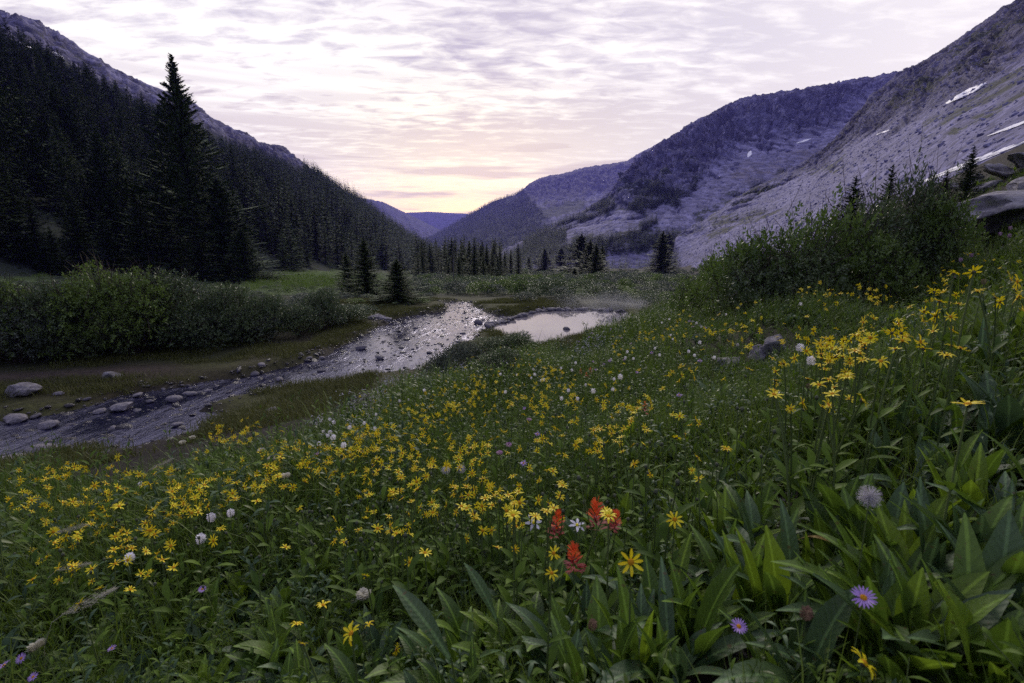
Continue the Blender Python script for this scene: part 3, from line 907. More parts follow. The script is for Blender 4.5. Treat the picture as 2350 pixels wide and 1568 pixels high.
stand(462, 648, 122, 0, "tallest spruce, its thin spire standing high above the ridge at left", k=54, crown=HERO, wide=1.0)
stand(525, 650, 405, 4, "broad dark spruce right beside the foot of the tallest spruce", k=50, wide=1.4)
stand(400, 645, 330, 5, "broad spruce half merged with the left side of the tallest spruce", k=58, wide=1.2)
stand(565, 648, 520, 4, "low wide spruce at the outer right of the tallest spruce", k=47, wide=1.4)
stand(335, 640, 430, 5, "grey green spruce left of the tallest spruce, above the big willow", k=52, wide=1.0)
for a in [(195, 640, 415, 1), (60, 640, 345, 0), (15, 640, 300, 1), (135, 640, 515, 2), (255, 640, 480, 0), (100, 640, 440, 3)]:
    stand(a[0], a[1], a[2], a[3], {195: "pale tipped spruce at the forest edge above the left willows", 60: "tall spruce near the left edge of the wood, above the willows", 15: "leftmost tall spruce of the wood above the willows",
          135: "short pointed pale spruce in front of the left wood", 255: "medium spruce beside the pale clearing in the left wood", 100: "slim spruce behind the short pale one at left"}[a[0]], k=46 + (a[0] % 7), wide=1.35)
for px, pb, pt, kd, w, lab in [(800, 676, 573, 1, 1.1, "left one of the three dark spruces at the end of the left willows"), (842, 680, 543, 0, 1.0, "tallest and middle one of the three dark spruces at the end of the left willows"),
                               (914, 692, 588, 2, 1.15, "right one of the three dark spruces at the end of the left willows")]:
    stand(px, pb, pt, 4 if kd == 2 else 5, lab, wide=w * (1.2 if kd in (1, 3) else 1.6))
MIDT = [(1065, 640, 560, 3), (1078, 645, 550, 3), (1090, 650, 542, 1), (1104, 648, 562, 3), (1118, 650, 556, 1), (1130, 648, 572, 0), (1148, 645, 568, 1), (1158, 640, 575, 0), (1040, 640, 575, 1), (1022, 636, 560, 3), (1172, 636, 572, 1), (1190, 632, 578, 0),
        (1054, 652, 580, 0), (1110, 655, 585, 0), (1030, 645, 590, 1)]
for px, pb, pt, kd in MIDT:
    stand(px, pb, pt, 0 if kd == 3 else kd, "dark spruce in the close clump in the middle of the valley floor", wide=1.25, group="spruces of the middle clump")
for px, pb, pt, kd, w, lab in [(1213, 622, 588, 1, 1.2, "small lone spruce in the willows right of the middle clump"), (1250, 622, 568, 0, 1.2, "slim spruce left of a stubby spruce in the mid valley willows"), (1287, 622, 568, 2, 1.2, "stubby spruce between the slim one and the broad dark clump"),
                               (1332, 632, 536, 2, 1.1, "broadest dark spruce of the mid valley clump"), (1352, 636, 548, 0, 1.1, "dark spruce right against the broadest mid valley spruce"), (1380, 636, 560, 1, 1.0, "thin spruce at the right of the mid valley clump"),
                               (1366, 640, 556, 3, 1.3, "narrow spruce inside the mid valley clump"), (1318, 648, 612, 2, 1.1, "small spruce in front of the broadest mid valley spruce"), (1450, 602, 536, 2, 1.1, "spruce with a thin tip left of the rightmost mid valley pair"), (1438, 600, 552, 0, 1.2, "shorter spruce close beside the thin tipped one"),
                               (1516, 628, 528, 0, 1.1, "tall dark spruce at the right end of the valley willows"), (1530, 612, 534, 2, 1.0, "broad spruce behind the tall one at the right end of the valley willows"), (1475, 600, 560, 1, 1.2, "small spruce between the two right hand mid valley groups")]:
    stand(px, pb, pt, 4 if kd == 2 else 5, lab, wide=w * (1.2 if kd in (1, 3) else 1.6))
for i in range(46):
    px = float(RNG.uniform(955, 1195)); pb = float(RNG.uniform(622, 648)); pt = pb - float(RNG.uniform(55, 95)) * (1 if px < 1170 else .7)
    stand(px, pb, pt, int(RNG.integers(4)), "spruce in the dark belt where the left wood runs out into the valley floor", wide=1.15, parts=i % 3 == 0, group="spruces of the belt left of the middle")
# little dark conifers that look over the right-hand willow
for px, pt, k, w, lab in [(2210, 338, 12.5, 1.3, "small ragged spruce in front of the long snow streak"), (2035, 378, 12.0, 1.0, "small dense spruce behind the tall willow shoot"), (2160, 392, 12.0, 1.5, "bushy little spruce just left of the ragged one"),
                          (1955, 405, 11.5, 1.6, "stunted dark spruce peeping over the right hand willow"), (2130, 400, 11.6, 1.1, "thin little spruce between the willow and the bushy one")]:
    P = at(px, 480, k); P[2] = float(ground0(P[:1], P[1:2])[0]); top = at(px, pt, k)[2]
    spruce(P, max(.6, top - P[2]), 0 if w < 1.2 else 2, lab, wide=w * .9, rz=px * 1.0)

# the wood on the left slope: first the ones that show largest, the rest together
TRI = LP
def slope_points(Pg, n, seed, vmax=1.0, bias=1.0):
    rs = np.random.default_rng(seed); nu, nv = Pg.shape[:2]
    # even by area
    A = Pg[1:, 1:] - Pg[:-1, :-1]; B = Pg[1:, :-1] - Pg[:-1, 1:]
    ar = np.linalg.norm(np.cross(A, B), axis=-1) / 2
    w = ar.ravel() / ar.sum()
    i = rs.choice(len(w), n, p=w); iu, iv = i // (nv - 1), i % (nv - 1)
    a, b = rs.random(n)[:, None], rs.random(n)[:, None]
    return (Pg[iu, iv] * (1 - a) * (1 - b) + Pg[iu + 1, iv] * a * (1 - b) + Pg[iu, iv + 1] * (1 - a) * b + Pg[iu + 1, iv + 1] * a * b)

T = slope_points(LP, 26000, 5)
hh = 9.0 + 6.5 * RNG.random(len(T)) ** 1.3
hh *= 0.8 + 0.5 * vnoise(T[:, 0] * .03, T[:, 1] * .03, 66)
qx, qy, qd = project(T)
tl = np.interp(qx, TREELINE[:, 0], TREELINE[:, 1])
gap = np.maximum(band(qx, qy, 262, 560, 262, 425, 22), band(qx, qy, 690, 560, 672, 525, 9))
keep = (qd > 5) & (qx > -420) & (qx < 1040) & (qy > tl + 8 * (RNG.random(len(T)) - .3)) & (RNG.random(len(T)) > gap) & (vnoise(T[:, 0] * .07, T[:, 1] * .07, 67) > .12)
# thin the near ones to a natural spacing
keep &= RNG.random(len(T)) < np.clip(0.16 + qd / 450, 0, 1)
near_top = sstep(60, 0, qy - tl); hh *= 1 - 0.55 * near_top * (qx < 700)
T, hh, qd, qx, qy = T[keep], hh[keep], qd[keep], qx[keep], qy[keep]
# valley-bottom trees that close the view in the middle
rs = np.random.default_rng(9)
n2 = 900
px2 = rs.uniform(940, 1560, n2); py2 = rs.uniform(586, 624, n2)
G2 = ground_hit(px2, np.maximum(py2, 613 + rs.uniform(0, 9, n2)), 0.0, 900.0)
ok = ~np.isnan(G2).any(1)
dens = np.interp(px2, [940, 1000, 1180, 1240, 1420, 1560], [1, 1, .7, .35, .4, .2])
ok &= rs.random(n2) < dens
G2 = G2[ok]; h2 = rs.uniform(5, 9.5, len(G2))
T = np.concatenate([T, G2]); hh = np.concatenate([hh, h2]); qx, qy, qd = project(T)
show = hh / qd * ((qx > -30) & (qx < 2380))
order = np.argsort(-show)
nbig = 245
for j, i in enumerate(order[:nbig]):
    hi = " high" if qy[i] < 330 else ""
    if qx[i] < 90: lab, g = "dark spruce%s in the wood at the very left edge of the slope" % hi, "spruces at the left edge" + hi
    elif qx[i] < 220 and hi: lab, g = "dark spruce standing high in the wood up left of the pale clearing", "spruces high above the clearing"
    elif qx[i] < 330: lab, g = "dark spruce in the close wood covering the slope at the left edge", "spruces of the wood left of the clearing"
    elif qx[i] < 420: lab, g = "dark spruce in the wood directly left of the tallest spruce", "spruces left of the tallest"
    elif qx[i] < 640: lab, g = "dark spruce in the wood on the slope just right of the tallest spruce", "spruces right of the tallest"
    elif qx[i] < 960: lab, g = "dark spruce in the wood along the foot of the slope above the green meadow", "spruces of the wood above the green meadow"
    elif qx[i] >= 1200: lab, g = "small dark spruce in the belt of trees below the scree on the right of the valley floor", "spruces of the belt below the scree"
    else: lab, g = "small dark spruce in the belt of trees closing the valley floor", "spruces of the belt across the valley floor"
    spruce(T[i] - [0, 0, .3], float(hh[i]), int(i), lab, g, parts=j < 40, lean=tuple(rs.normal(0, .03, 2)), rz=float(rs.random() * 6.28), wide=float(rs.uniform(.9, 1.15)))
ri = order[nbig:]
sc3 = np.stack([hh[ri] * rs.uniform(.9, 1.2, len(ri))] * 2 + [hh[ri]], 1)
lod = np.where(hh[ri] / qd[ri] > 0.075, rs.integers(0, 4, len(ri)), 4 + rs.integers(0, 3, len(ri)))
scatter("forest", WHOLE + LOWS, T[ri] - [0, 0, .3], np.stack([rs.normal(0, .04, len(ri)), rs.normal(0, .04, len(ri)), rs.random(len(ri)) * 6.28], 1), sc3, lod,
        "dense dark spruce wood clothing the mountainside on the left")

# woods on the right-hand mountains, too far to tell apart
def far_wood(name, Pg, n, seed, test, h, label):
    P = slope_points(Pg, n, seed); x, y, d = project(P)
    m = test(x, y, P) & (d > 0); P = P[m]; n = len(P); r_ = np.random.default_rng(seed)
    s = h * r_.uniform(.6, 1.3, n)
    scatter(name, LOWS, P - [0, 0, .4], np.stack([np.zeros(n), np.zeros(n), r_.random(n) * 6.28], 1), np.stack([s * 1.15, s * 1.15, s], 1), r_.integers(0, 3, n), label)
def t_r2(x, y, P):
    w = np.zeros_like(x)
    for b in ((1440, 500, 1530, 420, 16), (1500, 470, 1600, 405, 13), (1450, 540, 1500, 510, 9), (1540, 480, 1590, 430, 11), (1210, 560, 1330, 505, 10), (1290, 520, 1400, 475, 11), (1690, 452, 1800, 398, 6),
              (1180, 590, 1290, 545, 12), (1330, 565, 1560, 552, 18), (1240, 585, 1480, 565, 16), (1170, 600, 1330, 585, 14)):
        w = np.maximum(w, band(x, y, *b))
    return np.random.default_rng(3).random(len(x)) < w * .8 * np.where(y < 540, sstep(.42, .52, fbm(P[:, 0] * .045, P[:, 2] * .075 + P[:, 1] * .02, 78, 4)), 1)
far_wood("forest", R2P, 60000, 31, t_r2, 9.0, "dark strips of spruce wood between the scree fans on the right")
far_wood("forest", R2AP, 26000, 32, lambda x, y, P: (x < 1255 - 70 * 0 + (y - 500) * .9) & (x > 960) & (vnoise(P[:, 0] * .01, P[:, 1] * .01, 5) > .2), 15.0, "blue spruce wood covering the shoulder right of the notch")
def t_r1(x, y, P):
    w = band(x, y, 1640, 512, 1780, 480, 6) + band(x, y, 1560, 535, 1660, 522, 5) + band(x, y, 1680, 470, 1790, 412, 3) * .6
    return np.random.default_rng(3).random(len(x)) < w
far_wood("forest", R1P, 20000, 33, t_r1, 4.0, "low dark conifers along the lower edge of the scree")

# grey dead trees standing in the wood
def snag(px, py, k, h, label, seed, bend=0.0):
    r_ = np.random.default_rng(seed); P = at(px, py, k)
    mb = MB(); pts = [(bend * h * math.sin(t * 2.2) * t, 0, h * t) for t in np.linspace(0, 1, 7)]
    mb.tube(pts, list(np.linspace(.16, .03, 7)), 5)
    e = obj("dead_tree", mb.data("dead_trunk", M_SNAG, True), None, P)
    br = MB()
    for j in range(7):
        t = r_.uniform(.35, .95); a = r_.random() * 6.28; l = h * .12 * (1.2 - t)
        b = Vector((bend * h * math.sin(t * 2.2) * t, 0, h * t)); br.tube([b, b + Vector((math.cos(a) * l, math.sin(a) * l, l * .3))], [.04, .015], 4)
    obj("branches", br.data("dead_branches", M_SNAG), e)
    tag(e, label, "dead tree")
def _k(px, py):
    h_ = bl.ray_cast(Vector((0, 0, H)), Vector(ray(px, py)).normalized())
    return 60.0 if h_[0] is None else float((Vector(h_[0])).y / ray(px, py)[1])
for px, py, h, lab, sd, bd in [(540, 430, 12, "bleached bent dead trunk right of the tallest spruce", 1, .10), (318, 345, 17, "thin pale dead trunk high in the wood left of the tallest spruce", 2, 0.), (262, 500, 6, "grey dead trunk beside the pale clearing in the wood", 3, .05),
                               (110, 300, 15, "grey dead trunk high in the wood at left", 4, 0), (720, 510, 13, "pale dead trunk above the green meadow", 5, .02), (585, 500, 12, "grey dead trunk low right of the tallest spruce", 6, .03)]:
    k = _k(px, py) * .93
    snag(px, py + 20, k, h, lab, sd, bd)
P = ground_hit([1041], [655])[0]
mb = MB(); mb.tube([(0, 0, 0), (.02, 0, 2.2), (0, 0, 3.6)], [.06, .04, .015], 5); e = obj("dead_tree", mb.data("dead_trunk", M_SNAG), None, P)
tag(e, "short pale dead trunk at the foot of the middle clump of spruces", "dead tree")


# ------------------------------------------------------------------ willows
def willow_parts(seed, shoots, per, leaf, lw, mat, spiky=0.0, flat=0.8, shoot_len=0.16):
    """unit-high shrub of several rounded lobes: stems, and shoots set with narrow leaves over the lobes"""
    rs = np.random.default_rng(seed); V = []; Fc = []; tw = MB()
    nl = 13; lob = []
    for i in range(nl):
        a = i * 2.4 + rs.normal(0, .3); r = (.12 + .5 * (i / nl) ** .6) * flat * 1.1
        z = .78 - .55 * (i / nl) ** 1.4 + rs.normal(0, .05); lob.append((r * math.cos(a), r * math.sin(a), z, rs.uniform(.20, .33)))
    lob = np.array(lob)
    for i in range(shoots):
        b_ = lob[rs.integers(nl)]
        d = rs.normal(0, 1, 3); d[2] += .35; d /= np.linalg.norm(d)
        c = b_[:3] + d * b_[3] * (0.45 + 0.55 * rs.random() ** .5) * np.array([1, 1, .85])
        if c[2] < .02: c[2] = .02 + .1 * rs.random()
        sd = d * .8 + np.array([0, 0, .45]) + rs.normal(0, .40, 3); sd /= np.linalg.norm(sd)
        long_ = spiky and rs.random() < .05 and b_[2] > .5
        L = shoot_len * rs.uniform(.5, 1.2) * (1 + 1.3 * spiky * long_)
        sag = rs.normal(0, .25, 3)
        a = np.cross(sd, [.2, .3, 1.0]); a /= np.linalg.norm(a); b = np.cross(sd, a)
        if i % 4 == 0 or long_: tw.tube([c - sd * L * .6, c + sd * L * .5, c + sd * L + sag * L * .15], [.005, .0035, .002], 3, cap=False)
        np_ = per * 2 if long_ else per
        for j in range(np_):
            t = (j + rs.random()) / np_; w = j * 2.4 + rs.random()
            p = c + sd * L * t + sag * L * .15 * t * t
            o = (a * math.cos(w) + b * math.sin(w)) * .9 + sd * (.45 + .4 * t) + rs.normal(0, .2, 3); o /= np.linalg.norm(o)
            l = leaf * rs.uniform(.6, 1.25); s = np.cross(o, rs.normal(0, 1, 3)); s /= np.linalg.norm(s); s *= l * lw
            q = len(V); V.extend((p, p + o * l * .45 + s, p + o * l, p + o * l * .45 - s)); Fc.append((q, q + 1, q + 2, q + 3))
    for i in range(nl):
        e_ = lob[i, :3]
        tw.tube([(e_[0] * .15, e_[1] * .15, -.05), (e_[0] * .6, e_[1] * .6, e_[2] * .5), e_], [.014, .010, .004], 4, cap=False)
    V = np.array(V); zt = np.quantile(V[:, 2], .995); V[:, 2] /= zt
    return mesh_data("willow_foliage", V, np.array(Fc), mat), tw.data("willow_stems", M_TWIG)


WNEAR = [willow_parts(s, 900, 10, .044, .25, m) for s, m in ((1, M_WILLOW), (2, M_WILLOWB), (3, M_WILLOW), (4, M_WILLOWG))]
WFAR = [willow_parts(s, 340, 8, .070, .28, m, flat=1.0)[0] for s, m in ((11, M_WILLOW), (12, M_WILLOWG), (13, M_WILLOW), (14, M_WILLOWB), (15, M_WILLOWG))]
WBIG = [willow_parts(s, 380, 11, .060, .25, m, spiky=.9, shoot_len=.20) for s, m in ((21, M_WILLOW), (22, M_WILLOWB), (23, M_WILLOWB))]


def willow(P, h, w, pair, label, group=None, rz=None, cat="shrub"):
    rz = float(RNG.random() * 6.28) if rz is None else rz
    if isinstance(pair, tuple):
        e = obj("willow_shrub", None, None, P, (0, 0, rz), (w, w, h)); obj("foliage", pair[0], e); obj("stems", pair[1], e)
    else:
        e = obj("willow_shrub", pair, None, P, (0, 0, rz), (w, w, h))
    return tag(e, label, cat, group)


# right-hand willow: a big shrub of many crowns
for px, pt, k, w, kd, lab in [(2085, 372, 9.2, .75, 0, "tallest willow shrub at right, a thin shoot rising against the scree"), (2000, 432, 9.0, 1.0, 0, "dark leafy willow just left of the tallest right hand one"), (1905, 440, 8.8, 1.0, 1, "fresh green willow crown in the middle of the right hand thicket"),
                              (1800, 484, 8.6, 1.0, 1, "rounded green willow left of the middle of the right hand thicket"), (1715, 534, 9.0, .9, 2, "lower willow on the left flank of the right hand thicket"), (1660, 574, 10.5, .85, 2, "grey green willow at the left end of the right hand thicket"),
                              (2140, 440, 8.8, .8, 2, "willow crown between the right hand thicket and the big slab boulder"), (1860, 545, 8.2, .9, 0, "dark willow in front of the right hand thicket, over the yellow flowers"), (2010, 520, 8.4, .9, 2, "shadowy willow low in front of the tallest right hand one"),
                              (1745, 585, 8.4, .8, 0, "low dark willow at the front left foot of the right hand thicket"), (1590, 630, 12.5, .7, 2, "small willow left of the right hand thicket"), (2120, 500, 8.8, .7, 0, "low willow beside the left end of the slab boulder")]:
    P = at(px, 600, k); P[2] = float(ground0(P[:1], P[1:2])[0]); top = at(px, pt, k)[2]; h = max(.7, float(top - P[2]))
    willow(P - [0, 0, .05], h / 1.04, w * 1.1, WBIG[kd], lab)
# lone long shoot of the tallest right-hand shrub is built with it above; the left bank thicket follows
LB = [(60, 850, 655, 15, 1), (150, 845, 640, 14.5, 0), (245, 838, 618, 14.2, 1), (330, 832, 628, 13.8, 1), (405, 815, 662, 14.6, 0), (470, 806, 665, 15.2, 2), (540, 800, 672, 15.6, 0), (620, 795, 680, 15.6, 2), (690, 785, 688, 16.2, 0), (745, 770, 694, 17.0, 2), (800, 756, 690, 18.2, 2), (20, 852, 690, 13.5, 0), (-40, 850, 640, 14, 2),
      (110, 850, 700, 12.9, 3), (300, 838, 700, 12.8, 0), (430, 822, 720, 13.6, 0), (580, 805, 725, 14.3, 0), (200, 846, 715, 12.7, 0)]
for i, (px, pb, pt, k, kd) in enumerate(LB):
    P = ground_hit([px], [pb])[0]; k2 = P[1] / ray(px, pb)[1] + 0.9
    P = at(px, pb, k2); P[2] = float(ground0(P[:1], P[1:2])[0]); top = at(px, pt + 34 * math.sin(i * 2.7) * (px not in (245, 330)), k2)[2]; h = max(.6, float(top - P[2]))
    lab = {245: "tallest bright green willow bulging over the left bank", 330: "bright willow right of the tallest one on the left bank", 800: "last grey green willow where the left bank thicket meets the stream"}.get(px, "dense green willow in the front row of the thicket on the left bank")
    willow(P, h / .95, max(.95, h * .72), WNEAR[kd], lab, None if px in (245, 330, 800) else "front willows of the left bank")
rs = np.random.default_rng(17)
# thicket behind the front row, and the low willows over the whole valley floor
def spaced(n, xr, yr, dmin, test, seed):
    r_ = np.random.default_rng(seed); cell = {}; out = []
    C_ = np.stack([r_.uniform(*xr, n), r_.uniform(*yr, n)], 1); C_ = C_[test(C_[:, 0], C_[:, 1])]
    for x, y in C_:
        d = dmin * (1 + .012 * y); k = (int(x // d), int(y // d), round(d, 0))
        if k in cell: continue
        cell[k] = 1; out.append((x, y))
    return np.array(out)
def left_ok(x, y):
    d = np.full(x.shape, 9.0); m = y < 34; d[m] = water_d(x[m], y[m])
    z = floor_z(x, y); a, b, c = project(np.stack([x, y, z], 1))
    lim = np.interp(a, [0, 300, 430, 590, 800, 850, 930, 1000], [846, 830, 806, 790, 750, 725, 702, 696])
    mead = np.exp(-((a - 700) / 95) ** 2 - ((b - 640) / 16) ** 2)
    return (d > 1.0) & (b < lim) & (a < 985) & (a > -500) & (RNG.random(len(x)) > mead * 1.3) & (x > -46)
A1 = spaced(9000, (-45, 2), (10, 75), 1.25, left_ok, 41)
def mid_ok(x, y):
    d = np.full(x.shape, 9.0); m = y < 36; d[m] = water_d(x[m], y[m])
    s = line_dist(x, y, FOOT); a, b, c = project(np.stack([x, y, floor_z(x, y)], 1))
    return (d > np.where((x > -1.2) & (y < 26), 1.0, .8)) & (s < 16) & (a > 960) & (a < 1760) & (b < 706) & (c > 0) & ~((a < 1180) & (b > 680)) & (vnoise(x * .12, y * .12, 91) > .17)
A2 = spaced(22000, (-30, 60), (20.5, 170), 1.0, mid_ok, 43)
A = np.concatenate([A1, A2]); nl = len(A1)
zA = ground0(A[:, 0], A[:, 1]); PA = np.column_stack([A, zA]); qx, qy, qd = project(PA)
hA = np.where(np.arange(len(A)) < nl, rs.uniform(.8, 1.6, len(A)), np.where(A[:, 1] < 25.5, rs.uniform(.30, .55, len(A)), rs.uniform(.45, .95, len(A)))) * (0.75 + 0.6 * vnoise(A[:, 0] * .15, A[:, 1] * .15, 92))
line = np.interp(qx, [-500, 0, 200, 240, 350, 430, 600, 780, 850, 1000], [655, 652, 642, 620, 625, 648, 668, 672, 682, 700]) + rs.uniform(-4, 10, len(A)) + 95 * np.maximum(0, vnoise(A[:, 0] * .45, A[:, 1] * .3, 95) - .35)
line = np.where((qx > 610) & (qx < 800) & (A[:, 1] > 30), 660, line)
rr_ = ray(qx, line); zt = H + rr_[:, 2] * A[:, 1] / rr_[:, 1]
hA = np.where(np.arange(len(A)) < nl, np.minimum(hA, np.maximum(zt - zA, .25)), hA)
wA = hA * rs.uniform(.8, 1.15, len(A)) + .25
show = wA / qd * ((qx > -40) & (qx < 2380) & (qd > 0)); order = np.argsort(-show)
nW = 255
for j, i in enumerate(order[:nW]):
    if i < nl and qx[i] < 150: lab, g = "green willow in the thicket at the left edge, under the leftmost spruces", "willows at the left edge"
    elif i < nl and qx[i] < 400: lab, g = "green willow behind the tallest bright one of the left bank", "willows behind the tallest bright one"
    elif i < nl and qx[i] < 640: lab, g = "green willow at the feet of the tallest spruce and its company", "willows under the tallest spruce"
    elif i < nl: lab, g = "grey green willow of the thicket before the green meadow and the three spruces", "willows before the green meadow"
    elif qx[i] < 1180: lab, g = "low willow beyond the head of the stream, left of the pool", "low willows beyond the stream"
    else: lab, g = "low grey green willow on the valley floor behind the pool", "low willows behind the pool"
    willow(PA[i], float(hA[i]), float(wA[i]), WNEAR[int(i) % 4] if j < 30 else WFAR[int(i) % 5], lab, g)
ri = order[nW:]
kind = rs.integers(0, 5, len(ri))
scatter("willow_thicket", WFAR, PA[ri], np.stack([np.zeros(len(ri)), np.zeros(len(ri)), rs.random(len(ri)) * 6.28], 1), np.stack([wA[ri], wA[ri], hA[ri]], 1), kind, "low willow thicket covering the valley floor beyond the pool")


# ------------------------------------------------------------------ stones
def stone_mesh(seed, flat=.6, sub=2, rough=.28, angular=.5):
    import bmesh
    bm = bmesh.new(); bmesh.ops.create_icosphere(bm, subdivisions=sub, radius=1.0)
    rs = np.random.default_rng(seed); pl = rs.normal(0, 1, (9, 3)); pl /= np.linalg.norm(pl, axis=1, keepdims=True); pd = rs.uniform(.55, .95, 9)
    V = np.array([v.co[:] for v in bm.verts])
    for n_, d_ in zip(pl, pd):
        t = V @ n_; V = V - np.outer(np.maximum(0, t - d_) * angular * 1.6, n_)
    nn = fbm(V[:, 0] * 1.7 + seed, V[:, 1] * 1.7 + V[:, 2] * 2.1, seed, 4) - .5
    V = V * (1 + rough * nn)[:, None] * np.array([1, rs.uniform(.65, .9), flat])
    Fc = [tuple(v.index for v in f.verts) for f in bm.faces]; bm.free()
    return V, Fc
STONES = []
for s in range(6):
    V, Fc = stone_mesh(s, [.5, .4, .6, .35, .55, .45][s], 2)
    STONES.append([mesh_data("stone", V, Fc, m, smooth=False) for m in (M_STONE, M_STONED, M_STONEW)])
def boulder(name, P, size, rot, seed, label, flat=.6, angular=.7, cat="boulder"):
    V, Fc = stone_mesh(seed, flat, 4, .4, angular)
    V = V * (1 + .10 * (fbm(V[:, 0] * 5, V[:, 1] * 5 + V[:, 2] * 7, seed + 3, 4, ridged=True) - .5))[:, None]
    o = obj(name, mesh_data(name, V, Fc, M_BOULDER, smooth=True), None, P, rot, size)
    return tag(o, label, cat)
def pxg(px, py, h=0.0): return ground_hit([px], [py], h)[0]
P = pxg(52, 905); boulder("boulder", P + [0, 0, .08], (.30, .26, .25), (0, 0, .3), 51, "rounded grey boulder on the turf at the left edge above the stream")
P = pxg(257, 866); boulder("boulder", P, (.24, .2, .24), (0, .3, .8), 52, "pointed grey boulder beside the bare path on the left bank")
P = pxg(872, 732); boulder("boulder", P, (.42, .34, .34), (0, 0, .2), 53, "grey boulder under the willows where the stream bends")
def rock_at(px, py, dx, dz, sx, sy, sz_, rot, seed, label, flat, ang, cat="boulder"):
    P = pxg(px, py); k = P[1] / ray(px, py)[1]      # sizes are given in view units and grow with the distance
    u = k / F
    boulder("boulder" if cat == "boulder" else "rock", P + np.array([dx, 0, dz]) * u, (sx * u, sy * u, sz_ * u), rot, seed, label, flat, ang, cat)
rock_at(1768, 818, 0, 24, 36, 38, 54, (.15, .2, .4), 54, "tilted lichened boulder standing among the yellow flowers", .8, .8)
rock_at(1740, 826, 0, 14, 20, 30, 40, (.1, .5, .9), 55, "narrow slab leaning against the tilted boulder in the flowers", .6, .8)
rock_at(1672, 840, 0, 8, 38, 34, 32, (0, 0, 1.2), 56, "low grey boulder left of the tilted one, half sunk in the flowers", .6, .8)
rock_at(2315, 525, 0, 34, 165, 105, 66, (0, -.04, .2), 57, "big flat topped slab boulder at the right edge", .75, 1.0)
rock_at(2225, 528, 0, 14, 46, 44, 44, (0, .2, .25), 58, "broken block under the left end of the slab boulder", .75, 1.0)
for i, (px, py, r_, lab) in enumerate([(2300, 412, 50, "uppermost grey rock in the outcrop on the slope above the slab"), (2228, 425, 32, "angular rock at the left of the outcrop above the slab"), (2262, 438, 28, "middle rock of the outcrop above the slab"), (2342, 438, 42, "rock of the outcrop cut by the right edge of the picture"), (2192, 436, 24, "small tilted rock left of the outcrop, by the little spruces"), (2352, 392, 50, "high rock at the right edge above the outcrop")]):
    if not np.isnan(ground_hit([px], [py])[0]).any() and ground_hit([px], [py])[0][1] < 30:
        rock_at(px, py, 0, r_ * .3, r_, r_ * .7, r_ * .55, (.2, .35, i * 1.3), 60 + i, lab, .6, 1.0, "rock")
# named stones in and beside the stream
SN = [(400, 918, .17, 0, 0, "pale flat stone in midstream below the big willow"), (278, 938, .26, 3, 0, "long pale slab lying in the stream at left"), (36, 965, .2, 0, 0, "grey stone at the left edge of the stream"), (112, 978, .2, 1, 0, "grey pointed stone in the stream near the left edge"), (95, 1037, .2, 2, 0, "pale wedge stone at the near bank in the lower left"), (405, 975, .1, 1, 0, "small pale stone on the mossy spit"), (318, 908, .13, 3, 0, "flat pale stone upstream of the long slab"), (625, 945, .13, 0, 0, "white stone on the near mossy bank"),
      (1300, 757, .15, 2, 1, "dark square stone standing in the pool"), (1098, 742, .22, 2, 1, "dark stone left of the pool dam"), (1120, 745, .20, 0, 1, "dark stone at the left end of the pool dam"), (830, 800, .2, 1, 1, "dark stone in the riffle by the left bank"), (870, 822, .18, 3, 1, "flat dark stone in the middle of the riffle"), (1062, 790, .22, 4, 1, "dark stone near the shrubby point"),
      (10, 1070, .3, 3, 0, "pale slab at the lower left edge beside the flowers"), (440, 905, .1, 4, 0, "small stone just upstream of the pale flat one"), (345, 922, .09, 5, 0, "small stone between the slab and the far bank"), (640, 872, .12, 2, 0, "small pale stone under the far bank"), (600, 838, .11, 4, 0, "small stone on the left bank turf"), (740, 822, .1, 5, 0, "small pale stone on the edge of the left bank"), (135, 905, .1, 2, 0, "small stone beside the rounded boulder"), (230, 945, .12, 1, 0, "grey stone above the long slab")]
for px, py, s, kd, mt, lab in SN:
    P = on_plane(px, py, 0.02)
    if float(water_d(P[:1], P[1:2])[0]) > .2: P = pxg(px, py)
    tag(obj("stream_stone", STONES[kd][mt], None, P + [0, 0, s * .12], (rs.normal(0, .1), rs.normal(0, .1), px * .7), (s, s, s * (1.2 if px == 1300 else .9))), lab, "stone")
# the dam round the pool
dam = [(1118, 752), (1135, 744), (1150, 742), (1165, 738), (1180, 731), (1195, 726), (1212, 722), (1228, 718), (1245, 714), (1262, 714), (1280, 712.5), (1298, 713), (1315, 711.5), (1333, 712), (1352, 711.5), (1372, 712), (1392, 713), (1410, 715), (1426, 717)]
for i in range(110):
    t = rs.random() * (len(dam) - 1); j = int(t); f = t - j
    px = dam[j][0] * (1 - f) + dam[j + 1][0] * f + rs.normal(0, 2); py = dam[j][1] * (1 - f) + dam[j + 1][1] * f + rs.normal(0, .8)
    P = on_plane(px, py, 0.03); s = rs.uniform(.08, .19)
    tag(obj("dam_stone", STONES[rs.integers(6)][1 if rs.random() < .75 else 0], None, P + [0, 0, s * .25], (rs.normal(0, .25), rs.normal(0, .25), rs.random() * 6.28), (s, s, s * rs.uniform(.7, 1.2))),
        "dark stone in the low dam round the far side of the pool", "stone", "stones of the pool dam")
